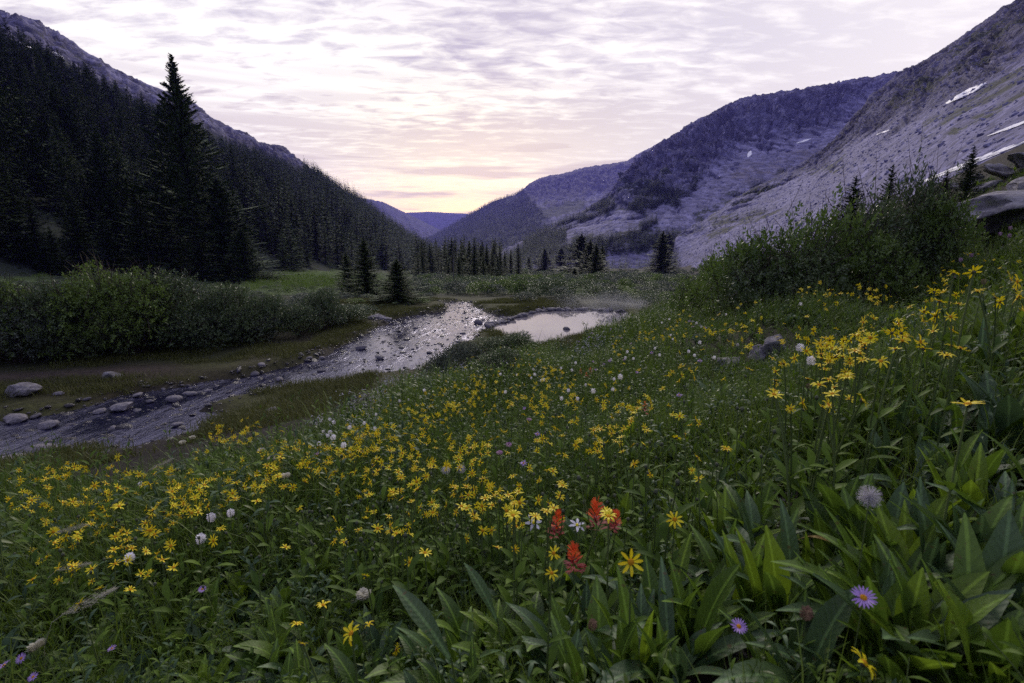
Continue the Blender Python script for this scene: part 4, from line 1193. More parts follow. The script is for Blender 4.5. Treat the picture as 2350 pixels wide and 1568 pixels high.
# loose stones that break the water: the larger as objects, the rest together
n = 9500
xs = rs.uniform(-16, 3, n * 4); ys = rs.uniform(3.5, 24, n * 4); wd = water_d(xs, ys)
m = (wd < .35) & (poly_dist(xs, ys, POOL) > .15); xs, ys = xs[m][:n], ys[m][:n]; n = len(xs)
ss = rs.gamma(1.3, .018, n) + .012; ss = np.minimum(ss, .13)
zz = np.maximum(ground(xs, ys), -.015) + ss * rs.uniform(-.35, .22, n)
qx, qy, qd = project(np.stack([xs, ys, zz], 1)); o_ = np.argsort(-ss / qd * ((qx > 0) & (qx < 2350) & (qy < 1100)))
for i in o_[:170]:
    wet = 2 if rs.random() < .85 else int(rs.integers(0, 2))
    reach = "near, violet reach" if qx[i] < 480 else ("middle riffle" if qx[i] < 860 else "bright head")
    tag(obj("stream_stone", STONES[rs.integers(6)][wet], None, (xs[i], ys[i], zz[i]), (rs.normal(0, .15), rs.normal(0, .15), rs.random() * 6.28), (ss[i], ss[i], ss[i] * .8)),
        "small stone breaking the water in the %s of the stream" % reach, "stone", "stones in the %s of the stream" % reach)
ri = o_[170:]
scatter("stream_pebbles", [STONES[a][b] for a in range(4) for b in (1, 2, 2)], np.stack([xs, ys, zz], 1)[ri], np.stack([rs.normal(0, .2, len(ri)), rs.normal(0, .2, len(ri)), rs.random(len(ri)) * 6.28], 1), ss[ri], rs.integers(0, 12, len(ri)), "pebbles and cobbles strewn through the stream")

# the scree itself: loose blocks over the near slope and under the cliffs
M_SCREE = simple_mat("scree_block", (.19, .185, .31), 0.85, 0.25, 0.5, 1.5, 0.05)
SCB = [mesh_data("scree_block", *stone_mesh(80 + q, .6, 1, .3, .9), M_SCREE) for q in range(4)]
def blocks(Pg, n, seed, size, label):
    r_ = np.random.default_rng(seed); P = slope_points(Pg, n * 3, seed); x, y, d = project(P)
    m = (d > 0) & (x > 900) & (x < 2420) & (y > -60) & (y < 640); P = P[m][:n]; k = len(P)
    sz_ = size * (0.35 + r_.gamma(1.2, .45, k)); sz_ = np.minimum(sz_, size * 2.6)
    scatter("scree_blocks", SCB, P - np.stack([sz_ * 0, sz_ * 0, sz_ * .15], 1), r_.uniform(-.5, .5, (k, 3)) * [1, 1, 6], sz_, r_.integers(0, 4, k), label)
blocks(R1P, 34000, 401, .32, "loose blocks of the scree on the near right slope")
blocks(R2P, 12000, 402, 1.0, "fallen blocks below the cliffs of the massif")


# ------------------------------------------------------------------ the flower meadow: materials
M_LEAF = leaf_mat("meadow_leaf", (.030, .070, .010), (.120, .200, .018), 0.6, 0.18, 0.30, (.12, .20, .02), scale=9.0)
M_LEAFB = leaf_mat("blue_green_leaf", (.036, .074, .034), (.070, .125, .050), 0.52, 0.26, 0.18, scale=9.0)
M_LEAFY = leaf_mat("yellow_green_leaf", (.060, .105, .016), (.120, .185, .022), 0.42, 0.4, 0.42, (.20, .30, .02), scale=7.0)
M_GRASS = leaf_mat("grass_blade", (.040, .090, .010), (.150, .220, .022), 0.5, 0.35, 0.30, (.12, .18, .02))
M_STEM = leaf_mat("flower_stem", (.075, .115, .030), (.125, .170, .050), 0.55, 0.3, 0.0)
M_DRY = simple_mat("dry_leaf", (.22, .15, .035), 0.7, 0.3, 0.4, 12)
M_YEL = leaf_mat("yellow_petal", (.82, .60, .008), (.94, .85, .030), 0.5, 0.25, 0.25, (.85, .7, .01))
M_DISC = simple_mat("orange_disc", (.52, .24, .012), 0.8, 0.1, 0.3, 60)
M_WHITE = leaf_mat("white_petal", (.62, .60, .64), (.80, .78, .80), 0.6, 0.2, 0.2)
M_PURP = leaf_mat("lavender_ray", (.40, .24, .62), (.55, .36, .74), 0.55, 0.2, 0.25)
M_MAUVE = leaf_mat("mauve_spike", (.30, .15, .34), (.44, .25, .48), 0.6, 0.2, 0.2)
M_PINK = leaf_mat("dusky_pink", (.16, .07, .15), (.28, .13, .26), 0.6, 0.2, 0.1)
M_RED = leaf_mat("scarlet_bract", (.55, .050, .018), (.82, .170, .035), 0.5, 0.25, 0.25, (.8, .1, .03))
M_ORA = leaf_mat("orange_bract", (.66, .14, .04), (.75, .22, .06), 0.5, 0.25, 0.25)
M_FLUFF = leaf_mat("seed_fluff", (.46, .44, .45), (.62, .60, .60), 0.8, 0.1, 0.3)
M_PLUME = leaf_mat("grass_plume", (.40, .39, .29), (.55, .53, .42), 0.8, 0.1, 0.3)
M_BUD = leaf_mat("hairy_bud", (.075, .090, .050), (.12, .13, .08), 0.7, 0.2, 0.1)
M_BROWN = simple_mat("brown_seed_head", (.085, .045, .030), 0.8, 0.2, 0.4, 30)


def leaf_geo(L, W, seg=6, bend=.5, fold=.3, tip=.55, wavy=0.0, seed=0, base=.18, tooth=0.0):
    """a lance-shaped leaf that grows up from the origin and arches over towards +x"""
    rs = np.random.default_rng(seed); V = []; Fc = []; ph = rs.random() * 6
    x = z = 0.0; a = 0.0
    for i in range(seg + 1):
        t = i / seg
        w = W * (base * (1 - t) + (1 - base) * math.sin(math.pi * min(1, t * (1 - tip) / .5 if t < tip * .0 else t ** (math.log(.5) / math.log(tip))) )) if i < seg else W * .02
        w = max(w, W * .04)
        up = w * fold
        wv = wavy * W * math.sin(t * 15 + ph); wv2 = wavy * W * math.sin(t * 13 + ph * 2)
        n = np.array([-math.sin(a) * -1, 0, math.cos(a)])
        nx, nz = -math.cos(a), math.sin(a)          # upper side
        w1 = w * (1 + tooth * (i % 2)); w2 = w * (1 + tooth * ((i + 1) % 2))
        V += [(x + nx * (up + wv), -w1, z + nz * (up + wv)), (x, 0, z), (x + nx * (up + wv2), w2, z + nz * (up + wv2))]
        a = bend * 1.6 * (t ** 1.3); x += math.sin(a) * L / seg; z += math.cos(a) * L / seg
    for i in range(seg):
        b = i * 3; Fc += [(b, b + 1, b + 4, b + 3), (b + 1, b + 2, b + 5, b + 4)]
    return np.array(V), Fc


def rotm(rx, ry, rz):
    return np.array(Euler((rx, ry, rz)).to_matrix())


def add_leaf(mb, pos, az, tilt, L, W, mi=0, **k):
    V, Fc = leaf_geo(L, W, **k); V = V @ rotm(0, tilt, az).T + np.asarray(pos); mb.add(V, Fc, mi)


def veined(name, src_cols, rough, spec, trans, tcol):
    """broad leaf with a pale midrib and slanting side veins"""
    m, nt = new_mat(name)
    rnd = nd(nt, 'ShaderNodeObjectInfo').outputs['Random']
    tc = nd(nt, 'ShaderNodeTexCoord').outputs['Object']
    sp = nd(nt, 'ShaderNodeSeparateXYZ', {0: tc}).outputs
    ay = math_n(nt, 'ABSOLUTE', sp[1])
    ln = nd(nt, 'ShaderNodeVectorMath', {0: tc}, operation='LENGTH').outputs['Value']
    rib = ramp(nt, ay, [(0.0, 1.0), (0.006, 1.0), (0.013, 0.0)])
    n = nd(nt, 'ShaderNodeTexNoise', {'Vector': tc, 'Scale': 7.0, 'Detail': 6.0, 'Roughness': 0.65}).outputs[0]
    w = math_n(nt, 'SINE', math_n(nt, 'ADD', math_n(nt, 'MULTIPLY', math_n(nt, 'SUBTRACT', ln, math_n(nt, 'MULTIPLY', ay, 1.5)), 95.0), math_n(nt, 'MULTIPLY', n, 9.0)))
    vn = ramp(nt, w, [(0.8, 0.0), (1.0, 0.14)])
    f = math_n(nt, 'ADD', math_n(nt, 'MULTIPLY', rnd, 0.55), math_n(nt, 'MULTIPLY', n, 0.75))
    c = mix_c(nt, ramp(nt, f, [(0.30, 0.0), (1.0, 1.0)]), (*src_cols[0], 1), (*src_cols[1], 1))
    c = mix_c(nt, math_n(nt, 'MAXIMUM', rib, vn), c, (*[q * 1.7 + .01 for q in src_cols[1]], 1))
    spots = nd(nt, 'ShaderNodeTexNoise', {'Vector': tc, 'Scale': 22.0, 'Detail': 2.0}).outputs[0]
    c = mix_c(nt, ramp(nt, spots, [(0.66, 0.0), (0.72, 0.8)]), c, (.10, .065, .02, 1))
    tipn = math_n(nt, 'ADD', ln, math_n(nt, 'MULTIPLY', n, .35))
    c = mix_c(nt, math_n(nt, 'MULTIPLY', ramp(nt, tipn, [(1.12, 0.0), (1.22, 0.8)]), ramp(nt, rnd, [(0.7, 0.0), (0.8, 1.0)])), c, (.13, .09, .025, 1))
    h = math_n(nt, 'ADD', math_n(nt, 'MULTIPLY', w, .06), n)
    b = nd(nt, 'ShaderNodeBump', {'Strength': 0.30, 'Distance': 0.010, 'Height': h}).outputs[0]
    p = nd(nt, 'ShaderNodeBsdfPrincipled', {'Base Color': c, 'Roughness': rough, 'Specular IOR Level': spec, 'Normal': b})
    t = nd(nt, 'ShaderNodeBsdfTranslucent', {'Color': mix_c(nt, 0.5, c, (*tcol, 1))})
    nd(nt, 'ShaderNodeOutputMaterial', {0: nd(nt, 'ShaderNodeMixShader', {0: trans, 1: p.outputs[0], 2: t.outputs[0]}).outputs[0]})
    return m
VEIN = {"meadow_leaf": veined("broad_green_leaf", ((.028, .068, .009), (.105, .185, .016)), .50, .42, .36, (.12, .20, .02)),
        "blue_green_leaf": veined("broad_blue_green_leaf", ((.034, .074, .026), (.070, .128, .038)), .50, .45, .22, (.08, .13, .05)),
        "yellow_green_leaf": veined("broad_yellow_green_leaf", ((.070, .135, .010), (.150, .240, .014)), .50, .38, .45, (.20, .30, .02))}
LEAVES = {}
def leaf_mesh(i, mat):
    k = (i, mat.name)
    if k not in LEAVES:
        p = [(1, .085, .45, .30, .58, .02), (1, .11, .7, .25, .5, .03), (1, .07, .25, .35, .6, .06), (1, .14, .8, .2, .5, .03), (1, .10, .95, .3, .55, .05), (1, .12, .35, .3, .62, .08)][i % 6]
        V, Fc = leaf_geo(p[0], p[1], 9, p[2], p[3], p[4], p[5], i, tooth=.10 if i % 2 else 0.0)
        LEAVES[k] = mesh_data("leaf", V, Fc, VEIN.get(mat.name, mat), smooth=True)
    return LEAVES[k]


def tuft_mesh(seed, n, L, W, mat, tilt=(.15, .9), seg=6, **kw):
    rs = np.random.default_rng(seed); mb = MB()
    for i in range(n):
        l = L * rs.uniform(.55, 1.15)
        add_leaf(mb, (rs.normal(0, L * .05), rs.normal(0, L * .05), 0), i * 2.4 + rs.normal(0, .3), rs.uniform(*tilt), l, W * rs.uniform(.7, 1.2), seg=seg, bend=rs.uniform(.2, 1.0), fold=rs.uniform(.15, .4), wavy=rs.uniform(0, .05), seed=seed * 31 + i, **kw)
    return mb.data("leaf_tuft", mat, True)


def grass_mesh(seed, n, L, mat, spread=.05, bw=.011):
    rs = np.random.default_rng(seed); mb = MB()
    for i in range(n):
        add_leaf(mb, (rs.normal(0, spread), rs.normal(0, spread), 0), rs.random() * 6.28, rs.uniform(.02, .5), L * rs.uniform(.5, 1.2), L * bw, seg=4, bend=rs.uniform(.1, .9), fold=.2, tip=.35, base=.7, seed=i)
    return mb.data("grass_tuft", mat, True)


def leafy_stem_mesh(seed, h, n, L, W, mats, lean=.15):
    rs = np.random.default_rng(seed); mb = MB()
    a0 = rs.random() * 6.28; pts = [(math.cos(a0) * lean * h * t * t, math.sin(a0) * lean * h * t * t, h * t) for t in np.linspace(0, 1, 5)]
    mb.tube(pts, [.0032, .003, .0026, .002, .0014], 4, 1, cap=False)
    for i in range(n):
        t = .15 + .85 * i / n; p = (math.cos(a0) * lean * h * t * t, math.sin(a0) * lean * h * t * t, h * t)
        add_leaf(mb, p, a0 + i * 2.4, rs.uniform(.45, 1.15), L * (1.1 - .5 * t) * rs.uniform(.7, 1.2), W * (1.1 - .4 * t), 0, seg=4, bend=rs.uniform(.2, .9), fold=.25, seed=i)
    return mb.data("leafy_stem", mats, True)


FILL = []      # (mesh, weight, kind)
GR = [grass_mesh(s, 16, .34, M_GRASS) for s in range(3)] + [grass_mesh(5, 14, .42, M_GRASS, .07)]
TU = [tuft_mesh(s, 8, .20, .024, m) for s, m in ((1, M_LEAF), (2, M_LEAF), (3, M_LEAFB), (4, M_LEAFB), (5, M_LEAFY))]
BR = [tuft_mesh(10 + s, 6, .15, .036, m, (.35, 1.2)) for s, m in ((1, M_LEAF), (2, M_LEAFB), (3, M_LEAFB), (4, M_LEAF))]
LS = [leafy_stem_mesh(20 + s, .34, 11, .085, .012, [m, M_STEM]) for s, m in ((1, M_LEAF), (2, M_LEAF), (3, M_LEAFB), (4, M_LEAFY))]
LOW = [tuft_mesh(40 + s, 9, .085, .016, m, (.5, 1.4), seg=4) for s, m in ((1, M_LEAF), (2, M_LEAFB), (3, M_LEAF))]
M_TURFG = leaf_mat("bank_turf", (.055, .068, .014), (.110, .116, .028), 0.6, 0.25, 0.25)
SHORT = [grass_mesh(60 + s, 26, .10, M_TURFG, .10, .045) for s in range(3)]
M_MEADG = leaf_mat("bright_meadow_grass", (.070, .125, .016), (.120, .190, .024), 0.5, 0.3, 0.3)
MEADG = [grass_mesh(70 + s, 16, .5, M_MEADG, .2) for s in range(2)]

# density of plants by the view's own fall-off: sampled evenly over the slope, denser close by
rs = np.random.default_rng(77)
def meadow_pts(n, rmax, rmin=.35, power=1.0):
    az = rs.uniform(R(-54), R(56), n); r = rmin + (rmax - rmin) * rs.random(n) ** power
    return r * np.sin(az), r * np.cos(az)
def on_slope(x, y, lo=-.25):
    return line_dist(x, y, FOOT) + (vnoise(x * 1.3, y * 1.3, 12) - .5) * 1.2 > lo
x, y = meadow_pts(52000, 24, .40, 1.30)
m = on_slope(x, y, np.where(y < 13, .2, .3)); x, y = x[m], y[m]
d = np.hypot(x, y)
P = np.column_stack([x, y, ground(x, y)]); qx, qy, qd = project(P)
bare = np.maximum.reduce([np.exp(-((qx - 1700) / 70) ** 2 - ((qy - 1500) / 75) ** 2), np.exp(-((qx - 1830) / 80) ** 2 - ((qy - 1190) / 55) ** 2) * .9, np.exp(-((qx - 2250) / 130) ** 2 - ((qy - 1580) / 60) ** 2) * .6])
m = (rs.random(len(x)) > bare * 1.3) & (rs.random(len(x)) < .55 + .45 * sstep(1.2, 3.0, d) * 1.0 + .0) & (vnoise(x * 3.2, y * 3.2, 57) > .30 * sstep(3.2, 1.2, d)) & ~((d < .62)) & (wd_ok := water_d(x, y) > .1); P, d, qx, qy = P[m], d[m], qx[m], qy[m]
EDGE = np.array([(-400, 1110), (0, 1092), (130, 1078), (300, 1096), (440, 1040), (480, 1004), (600, 996), (700, 984), (830, 948), (920, 890), (985, 858), (1060, 818), (1240, 790), (1300, 782), (1420, 740), (1500, 700)], float)
_, ty, _ = project(P + [0, 0, .27]); m = (ty > np.interp(qx, EDGE[:, 0], EDGE[:, 1])) | (qx > 1500); P, d, qx, qy = P[m], d[m], qx[m], qy[m]
n = len(P)
protos = GR + TU + BR + LS + LOW
iG, iT, iB, iL, iW = 0, len(GR), len(GR) + len(TU), len(GR) + len(TU) + len(BR), len(GR) + len(TU) + len(BR) + len(LS)
clump = vnoise(P[:, 0] * .9, P[:, 1] * .9, 51); right = sstep(1350, 1750, qx)
u_ = rs.random(n)
pg = (.26 + .15 * clump) * (.35 + .65 * sstep(1.2, 2.6, d)); pt = .16 + .12 * right; pb = .26 * sstep(4.5, 1.3, d) + .03; pl = .30 - .1 * right
k = np.where(u_ < pg, iG + rs.integers(0, len(GR), n), np.where(u_ < pg + pt, iT + rs.integers(0, len(TU), n), np.where(u_ < pg + pt + pb, iB + rs.integers(0, len(BR), n),
    np.where(u_ < pg + pt + pb + pl, iL + rs.integers(0, len(LS), n), iW + rs.integers(0, len(LOW), n)))))
# the close strip under the lens stays low
s_ = rs.uniform(.65, 1.25, n) * (0.50 + 0.50 * sstep(.8, 3.2, d)) * (1 - .25 * sstep(1400, 1800, qx)) * (.48 + 1.05 * vnoise(P[:, 0] * .7, P[:, 1] * .7, 52))
isg = k < iT
scatter("meadow_grass", protos, P[isg], np.stack([rs.normal(0, .12, n), rs.normal(0, .12, n), rs.random(n) * 6.28], 1)[isg], s_[isg], k[isg], "fine green grass growing all through the flower slope")
scatter("meadow_plants", protos, P[~isg], np.stack([rs.normal(0, .15, n), rs.normal(0, .15, n), rs.random(n) * 6.28], 1)[~isg], s_[~isg], k[~isg], "mixed leafy undergrowth filling the flower slope")
px = rs.uniform(2020, 2380, 260); py = rs.uniform(545, 800, 260); G = ground_hit(px, py, .15); m = ~np.isnan(G).any(1) & (py > 545 + (2350 - px) * .35); G = G[m]; G[:, 2] = ground(G[:, 0], G[:, 1]); n = len(G)
scatter("fresh_leaf_tufts", [TU[4], tuft_mesh(33, 7, .26, .030, M_LEAFY, (.05, .5)), LS[3]], G, np.stack([rs.normal(0, .1, n), rs.normal(0, .1, n), rs.random(n) * 6.28], 1), rs.uniform(.8, 1.4, n), rs.integers(0, 3, n), "fresh yellow green leaves at the upper right of the slope")
# short turf on the banks
x = rs.uniform(-18, 3, 42000); y = rs.uniform(4, 24, 42000); dw = water_d(x, y); sl = line_dist(x, y, FOOT)
a, b, c = project(np.column_stack([x, y, floor_z(x, y)]))
onpath = np.exp(-((b - (868 - .05 * a)) / 16) ** 2) * (a < 640)
m = (dw > .12) & (dw < 5.5) & (sl < 2.2) & (vnoise(x * .8, y * .8, 61) > .30) & (rs.random(len(x)) > onpath * 1.4)
x, y = x[m], y[m]; n = len(x)
scatter("bank_grass", SHORT, np.column_stack([x, y, ground(x, y)]), np.stack([np.zeros(n), np.zeros(n), rs.random(n) * 6.28], 1), rs.uniform(.6, 1.5, n), rs.integers(0, 3, n), "short olive turf on the banks of the stream")
px = rs.uniform(560, 960, 5000); py = rs.uniform(618, 668, 5000); G = ground_hit(px, py); m = ~np.isnan(G).any(1) & (rs.random(5000) < np.exp(-((px - 705) / 120) ** 2 - ((py - 642) / 16) ** 2) + .12); G = G[m]; n = len(G)
scatter("bright_meadow", MEADG, G, np.stack([np.zeros(n), np.zeros(n), rs.random(n) * 6.28], 1), rs.uniform(.7, 1.4, n), rs.integers(0, 2, n), "bright green grass meadow between the spruces at left")


# ------------------------------------------------------------------ broad leaf plants, each leaf a part
def leafy_plant(P, L, n, mats, label, group=None, tilt=(.1, .8), seed=0, kinds=(0, 1, 2, 4, 5), parts=True, wide=1.0):
    r_ = np.random.default_rng(seed)
    e = obj("leafy_plant", None, None, P, (0, 0, float(r_.random() * 6.28)))
    for i in range(n):
        l = L * .95 * r_.uniform(.55, 1.1)
        t = tilt[0] + (tilt[1] - tilt[0]) * (i / n) + r_.normal(0, .1)
        obj("leaf", leaf_mesh(int(r_.choice(kinds)), mats[int(r_.integers(len(mats)))]), e, (float(r_.normal(0, L * .06)), float(r_.normal(0, L * .06)), -.01), (0, t, i * 2.4 + r_.normal(0, .25)), (l, l * wide, l))
    return tag(e, label, "plant", group)


def drop(px, py, h=0.0):
    P = ground_hit([px], [py], h)[0]
    P[2] = float(ground(P[:1], P[1:2])[0]); return P


for i, (px, py, h, L, nn, mats, tl, lab) in enumerate([
    (1060, 1500, .10, .26, 6, [M_LEAFB, M_LEAFB, M_LEAF], (.35, 1.05), "plant with the longest smooth blue green leaf, at the bottom below the red paintbrush"),
    (1160, 1440, .10, .22, 7, [M_LEAF, M_LEAFY], (.2, .9), "plant with folded green leaves right of the long blue green leaf"),
    (1640, 1280, .08, .33, 9, [M_LEAFY, M_LEAF, M_LEAFY], (.02, .45), "tall clump of upright yellow green leaves right of the red paintbrush"),
    (1720, 1240, .08, .30, 7, [M_LEAFY, M_LEAF], (.05, .5), "upright leaf clump on the right side of the tall yellow green one"),
    (1590, 1330, .06, .26, 7, [M_LEAF, M_LEAFY], (.1, .6), "darker upright leaf clump in front of the tall yellow green one"),
    (2010, 1400, .06, .30, 9, [M_LEAF, M_LEAFB, M_LEAF], (.05, .7), "toothed leaf clump below the white seed head at lower right"),
    (2120, 1330, .08, .26, 7, [M_LEAFY, M_LEAF], (.05, .55), "clump with two broad backlit green leaves right of the white seed head"),
    (1900, 1420, .05, .28, 8, [M_LEAF, M_LEAFB], (.15, .8), "dark spreading leaf clump by the bare soil at lower right"),
    (2250, 1440, .06, .26, 8, [M_LEAFB, M_LEAF], (.2, 1.0), "wide leaved clump near the lower right corner"),
    (2310, 1250, .08, .26, 8, [M_LEAFB, M_LEAFB, M_LEAF], (.2, .9), "blue green leaf clump at the right edge below the middle"),
    (2150, 1000, .08, .32, 9, [M_LEAFB, M_LEAFB, M_LEAF], (.1, .8), "big blue green leaf clump beside the lone tall yellow daisy"),
    (2290, 980, .10, .34, 9, [M_LEAFB, M_LEAF], (.1, .75), "big dark leaf clump at the right edge behind the lone tall daisy"),
    (2240, 850, .10, .34, 8, [M_LEAFB, M_LEAF], (.02, .55), "tall blue green leaves standing at the right edge above the lone daisy"),
    (2080, 880, .10, .32, 8, [M_LEAF, M_LEAFB], (.05, .6), "tall narrow leaf clump left of the big ones at the right edge"),
    (1900, 1000, .06, .22, 8, [M_LEAF], (.2, .9), "dark leaf clump under the yellow daisies right of centre"),
    (1760, 950, .06, .24, 8, [M_LEAF, M_LEAFB], (.2, .9), "dark broad leaf clump below the tilted boulder"),
    (1680, 900, .06, .22, 7, [M_LEAF], (.2, .9), "broad leaf clump at the foot of the low grey boulder"),
    (1800, 860, .08, .24, 7, [M_LEAFY, M_LEAF], (.1, .7), "leaf clump with one fresh green leaf right of the tilted boulder"),
    (1470, 1480, .05, .20, 7, [M_LEAF, M_LEAFB], (.1, .8), "upright leaf clump below the blurred yellow daisy"),
    (1310, 1500, .05, .20, 6, [M_LEAF], (.1, .7), "narrow leaf clump at the bottom right of the long blue green leaf"),
    (700, 1400, .06, .20, 8, [M_LEAFB, M_LEAF], (.3, 1.1), "rounded blue green leaves low in the left part of the bottom edge"),
    (560, 1420, .06, .20, 8, [M_LEAFB], (.3, 1.1), "broad pale striped leaves left of the middle at the bottom"),
    (740, 1340, .06, .22, 6, [M_LEAFB, M_LEAFY], (.2, .9), "plant with one large backlit leaf left of the long blue green leaf"),
    (250, 1530, .05, .22, 9, [M_LEAFY, M_LEAF], (.05, .6), "fresh green clump at the bottom left"),
    (60, 1540, .05, .20, 8, [M_LEAF, M_LEAFY], (.1, .8), "leaf clump at the lower left corner below the lavender asters"),
    (420, 1500, .05, .18, 8, [M_LEAFB, M_LEAF], (.3, 1.1), "dusky leaf clump at the bottom between the fresh clump and the striped leaves"),
    (880, 1520, .05, .19, 8, [M_LEAF, M_LEAFB], (.2, 1.0), "dark leaf clump at the bottom left of the long blue green leaf"),
    (1780, 1560, .02, .18, 6, [M_LEAF], (.0, .6), "upright pointed leaves at the bottom edge beside the bare soil"),
    (2090, 1540, .03, .20, 8, [M_LEAF, M_LEAFB], (.2, 1.0), "leaf clump round the yellow daisy at the bottom right"),
]):
    leafy_plant(drop(px, py, h), L, nn, mats, lab, None, tl, 500 + i, wide=1.0)
# the other broad clumps of the slope
px = rs.uniform(-40, 2380, 420); py = rs.uniform(820, 1560, 420)
w = np.interp(px, [0, 900, 1500, 2350], [.55, .5, .8, 1.0]) * np.interp(py, [820, 1000, 1250, 1560], [.25, .5, 1, 1]); bq = np.exp(-((px - 1700) / 80) ** 2 - ((py - 1490) / 80) ** 2)
w[(px < 1000) & (py < 1000)] = 0
m = rs.random(420) < w * (1 - bq); px, py = px[m][:105], py[m][:105]
G = ground_hit(px, py, .10)
for i, p in enumerate(G):
    if np.isnan(p).any() or np.hypot(p[0], p[1]) < .75: continue
    p[2] = float(ground(p[:1], p[1:2])[0]); dd = np.hypot(p[0], p[1])
    zone = "left" if px[i] < 780 else ("middle" if px[i] < 1500 else ("right" if py[i] > 1150 else ("edge" if px[i] > 1950 else "upper")))
    if zone == "right" and px[i] > 2050: zone = "corner"
    elif zone == "right" and py[i] < 1330: zone = "mid"
    leafy_plant(p, rs.uniform(.16, .26) * (1 + .30 * (px[i] > 1500)), int(rs.integers(5, 9)), [[M_LEAF], [M_LEAF, M_LEAFB], [M_LEAFB], [M_LEAF, M_LEAFY]][int(rs.integers(4))],
                {"left": "low clump of broad green leaves among the flowers on the left of the slope", "middle": "low clump of broad green leaves in the middle of the slope below the daisies", "right": "clump of broad lance leaves at the lower right around the bare soil", "corner": "clump of broad lance leaves toward the lower right corner", "mid": "clump of broad lance leaves between the tall upright leaves and the big seed head", "edge": "clump of broad lance leaves at the right edge near the lone tall daisy", "upper": "clump of broad leaves below the boulders in the flowers"}[zone], "broad leaf clumps, %s" % zone, (.15, 1.0), 700 + i)
px = rs.uniform(-20, 1480, 52); py = rs.uniform(1260, 1560, 52); G = ground_hit(px, py, .10)
for i, p in enumerate(G):
    if np.isnan(p).any() or np.hypot(p[0], p[1]) < .8: continue
    p[2] = float(ground(p[:1], p[1:2])[0])
    leafy_plant(p, rs.uniform(.11, .19), int(rs.integers(4, 8)), [[M_LEAF], [M_LEAFB], [M_LEAFB, M_LEAF]][int(rs.integers(3))], "low plant of rounded dusky leaves along the bottom, left of the paintbrushes", "rounded leaf plants along the bottom", (.4, 1.2), 1200 + i, (3, 1, 3), wide=1.35)
# the long smooth leaf that leans out at the bottom, and its fellow
for px, py, L, lean, rz, w, lab in [(1045, 1510, .215, .62, 2.75, 1.25, "longest smooth blue green leaf leaning left at the bottom"), (1150, 1420, .17, .50, 2.6, 1.2, "second long blue green leaf leaning left, right of the longest")]:
    p = ground_hit([px], [py], .20)[0]; p[2] = float(ground(p[:1], p[1:2])[0])
    e = obj("leafy_plant", None, None, p); tag(e, lab, "plant")
    mb = MB(); mb.tube([(0, 0, 0), (0, 0, .12), (-.01, 0, .20)], [.003, .0028, .0022], 5, cap=False); obj("stem", mb.data("stem", M_STEM, True), e)
    obj("leaf", leaf_mesh(2, M_LEAFB), e, (-.01, 0, .19), (0, lean, rz), (L, L * w * 1.5, L)); obj("leaf", leaf_mesh(0, M_LEAFB), e, (0, 0, .10), (0, .9, rz + 2.2), (L * .7, L * .8, L * .7))
px = rs.uniform(420, 1420, 60); py = rs.uniform(1180, 1560, 60); G = ground_hit(px, py, .12)
for i, p in enumerate(G):
    if np.isnan(p).any() or np.hypot(p[0], p[1]) < .85: continue
    p[2] = float(ground(p[:1], p[1:2])[0])
    leafy_plant(p, rs.uniform(.17, .27), int(rs.integers(5, 9)), [[M_LEAF], [M_LEAFB, M_LEAF], [M_LEAF, M_LEAFY]][int(rs.integers(3))], "upright clump of broad leaves in the lower middle, left of the paintbrushes" if px[i] < 1150 else "upright clump of broad leaves just under the scarlet paintbrushes", "upright clumps, lower %s" % ("middle" if px[i] < 1150 else "centre"), (.05, .75), 1700 + i, (0, 1, 5, 3), wide=1.2)
px = rs.uniform(1380, 2370, 54); py = rs.uniform(960, 1540, 54); G = ground_hit(px, py, .12); bq = np.exp(-((px - 1700) / 80) ** 2 - ((py - 1490) / 80) ** 2)
for i, p in enumerate(G):
    if np.isnan(p).any() or np.hypot(p[0], p[1]) < .85 or rs.random() < bq[i]: continue
    p[2] = float(ground(p[:1], p[1:2])[0])
    leafy_plant(p, rs.uniform(.22, .32), int(rs.integers(6, 10)), [[M_LEAF, M_LEAFY], [M_LEAF], [M_LEAFY, M_LEAF, M_LEAFB]][int(rs.integers(3))], "tall tuft of upright lance leaves between the paintbrushes and the right edge" if py[i] > 1200 else "tall tuft of upright lance leaves under the daisies right of the middle", "upright leaf tufts, %s right" % ("lower" if py[i] > 1200 else "middle"), (.02, .5), 1500 + i, (0, 2, 5, 5))
# withered yellow leaf
e = drop(1950, 1290, .08); o = obj("withered_leaf", leaf_mesh(4, M_DRY), None, e + [0, 0, .10], (.3, 1.2, 2.6), (.14, .10, .14)); tag(o, "withered yellow leaf hanging beside the toothed leaf clump", "leaf")


# ------------------------------------------------------------------ flowers
def petal_geo(L, W, droop=.15, seg=3):
    V = []; Fc = []
    for i in range(seg + 1):
        t = i / seg; w = W * [.35, .95, 1.0, .35][i] if seg == 3 else W
        z = L * droop * math.sin(t * 2.2) * (1 if droop > 0 else 1) - L * .25 * droop * t * t * 4
        V += [(L * t, -w / 2, z + w * .12), (L * t, 0, z), (L * t, w / 2, z + w * .12)]
    for i in range(seg):
        b = i * 3; Fc += [(b, b + 1, b + 4, b + 3), (b + 1, b + 2, b + 5, b + 4)]
    return np.array(V), Fc


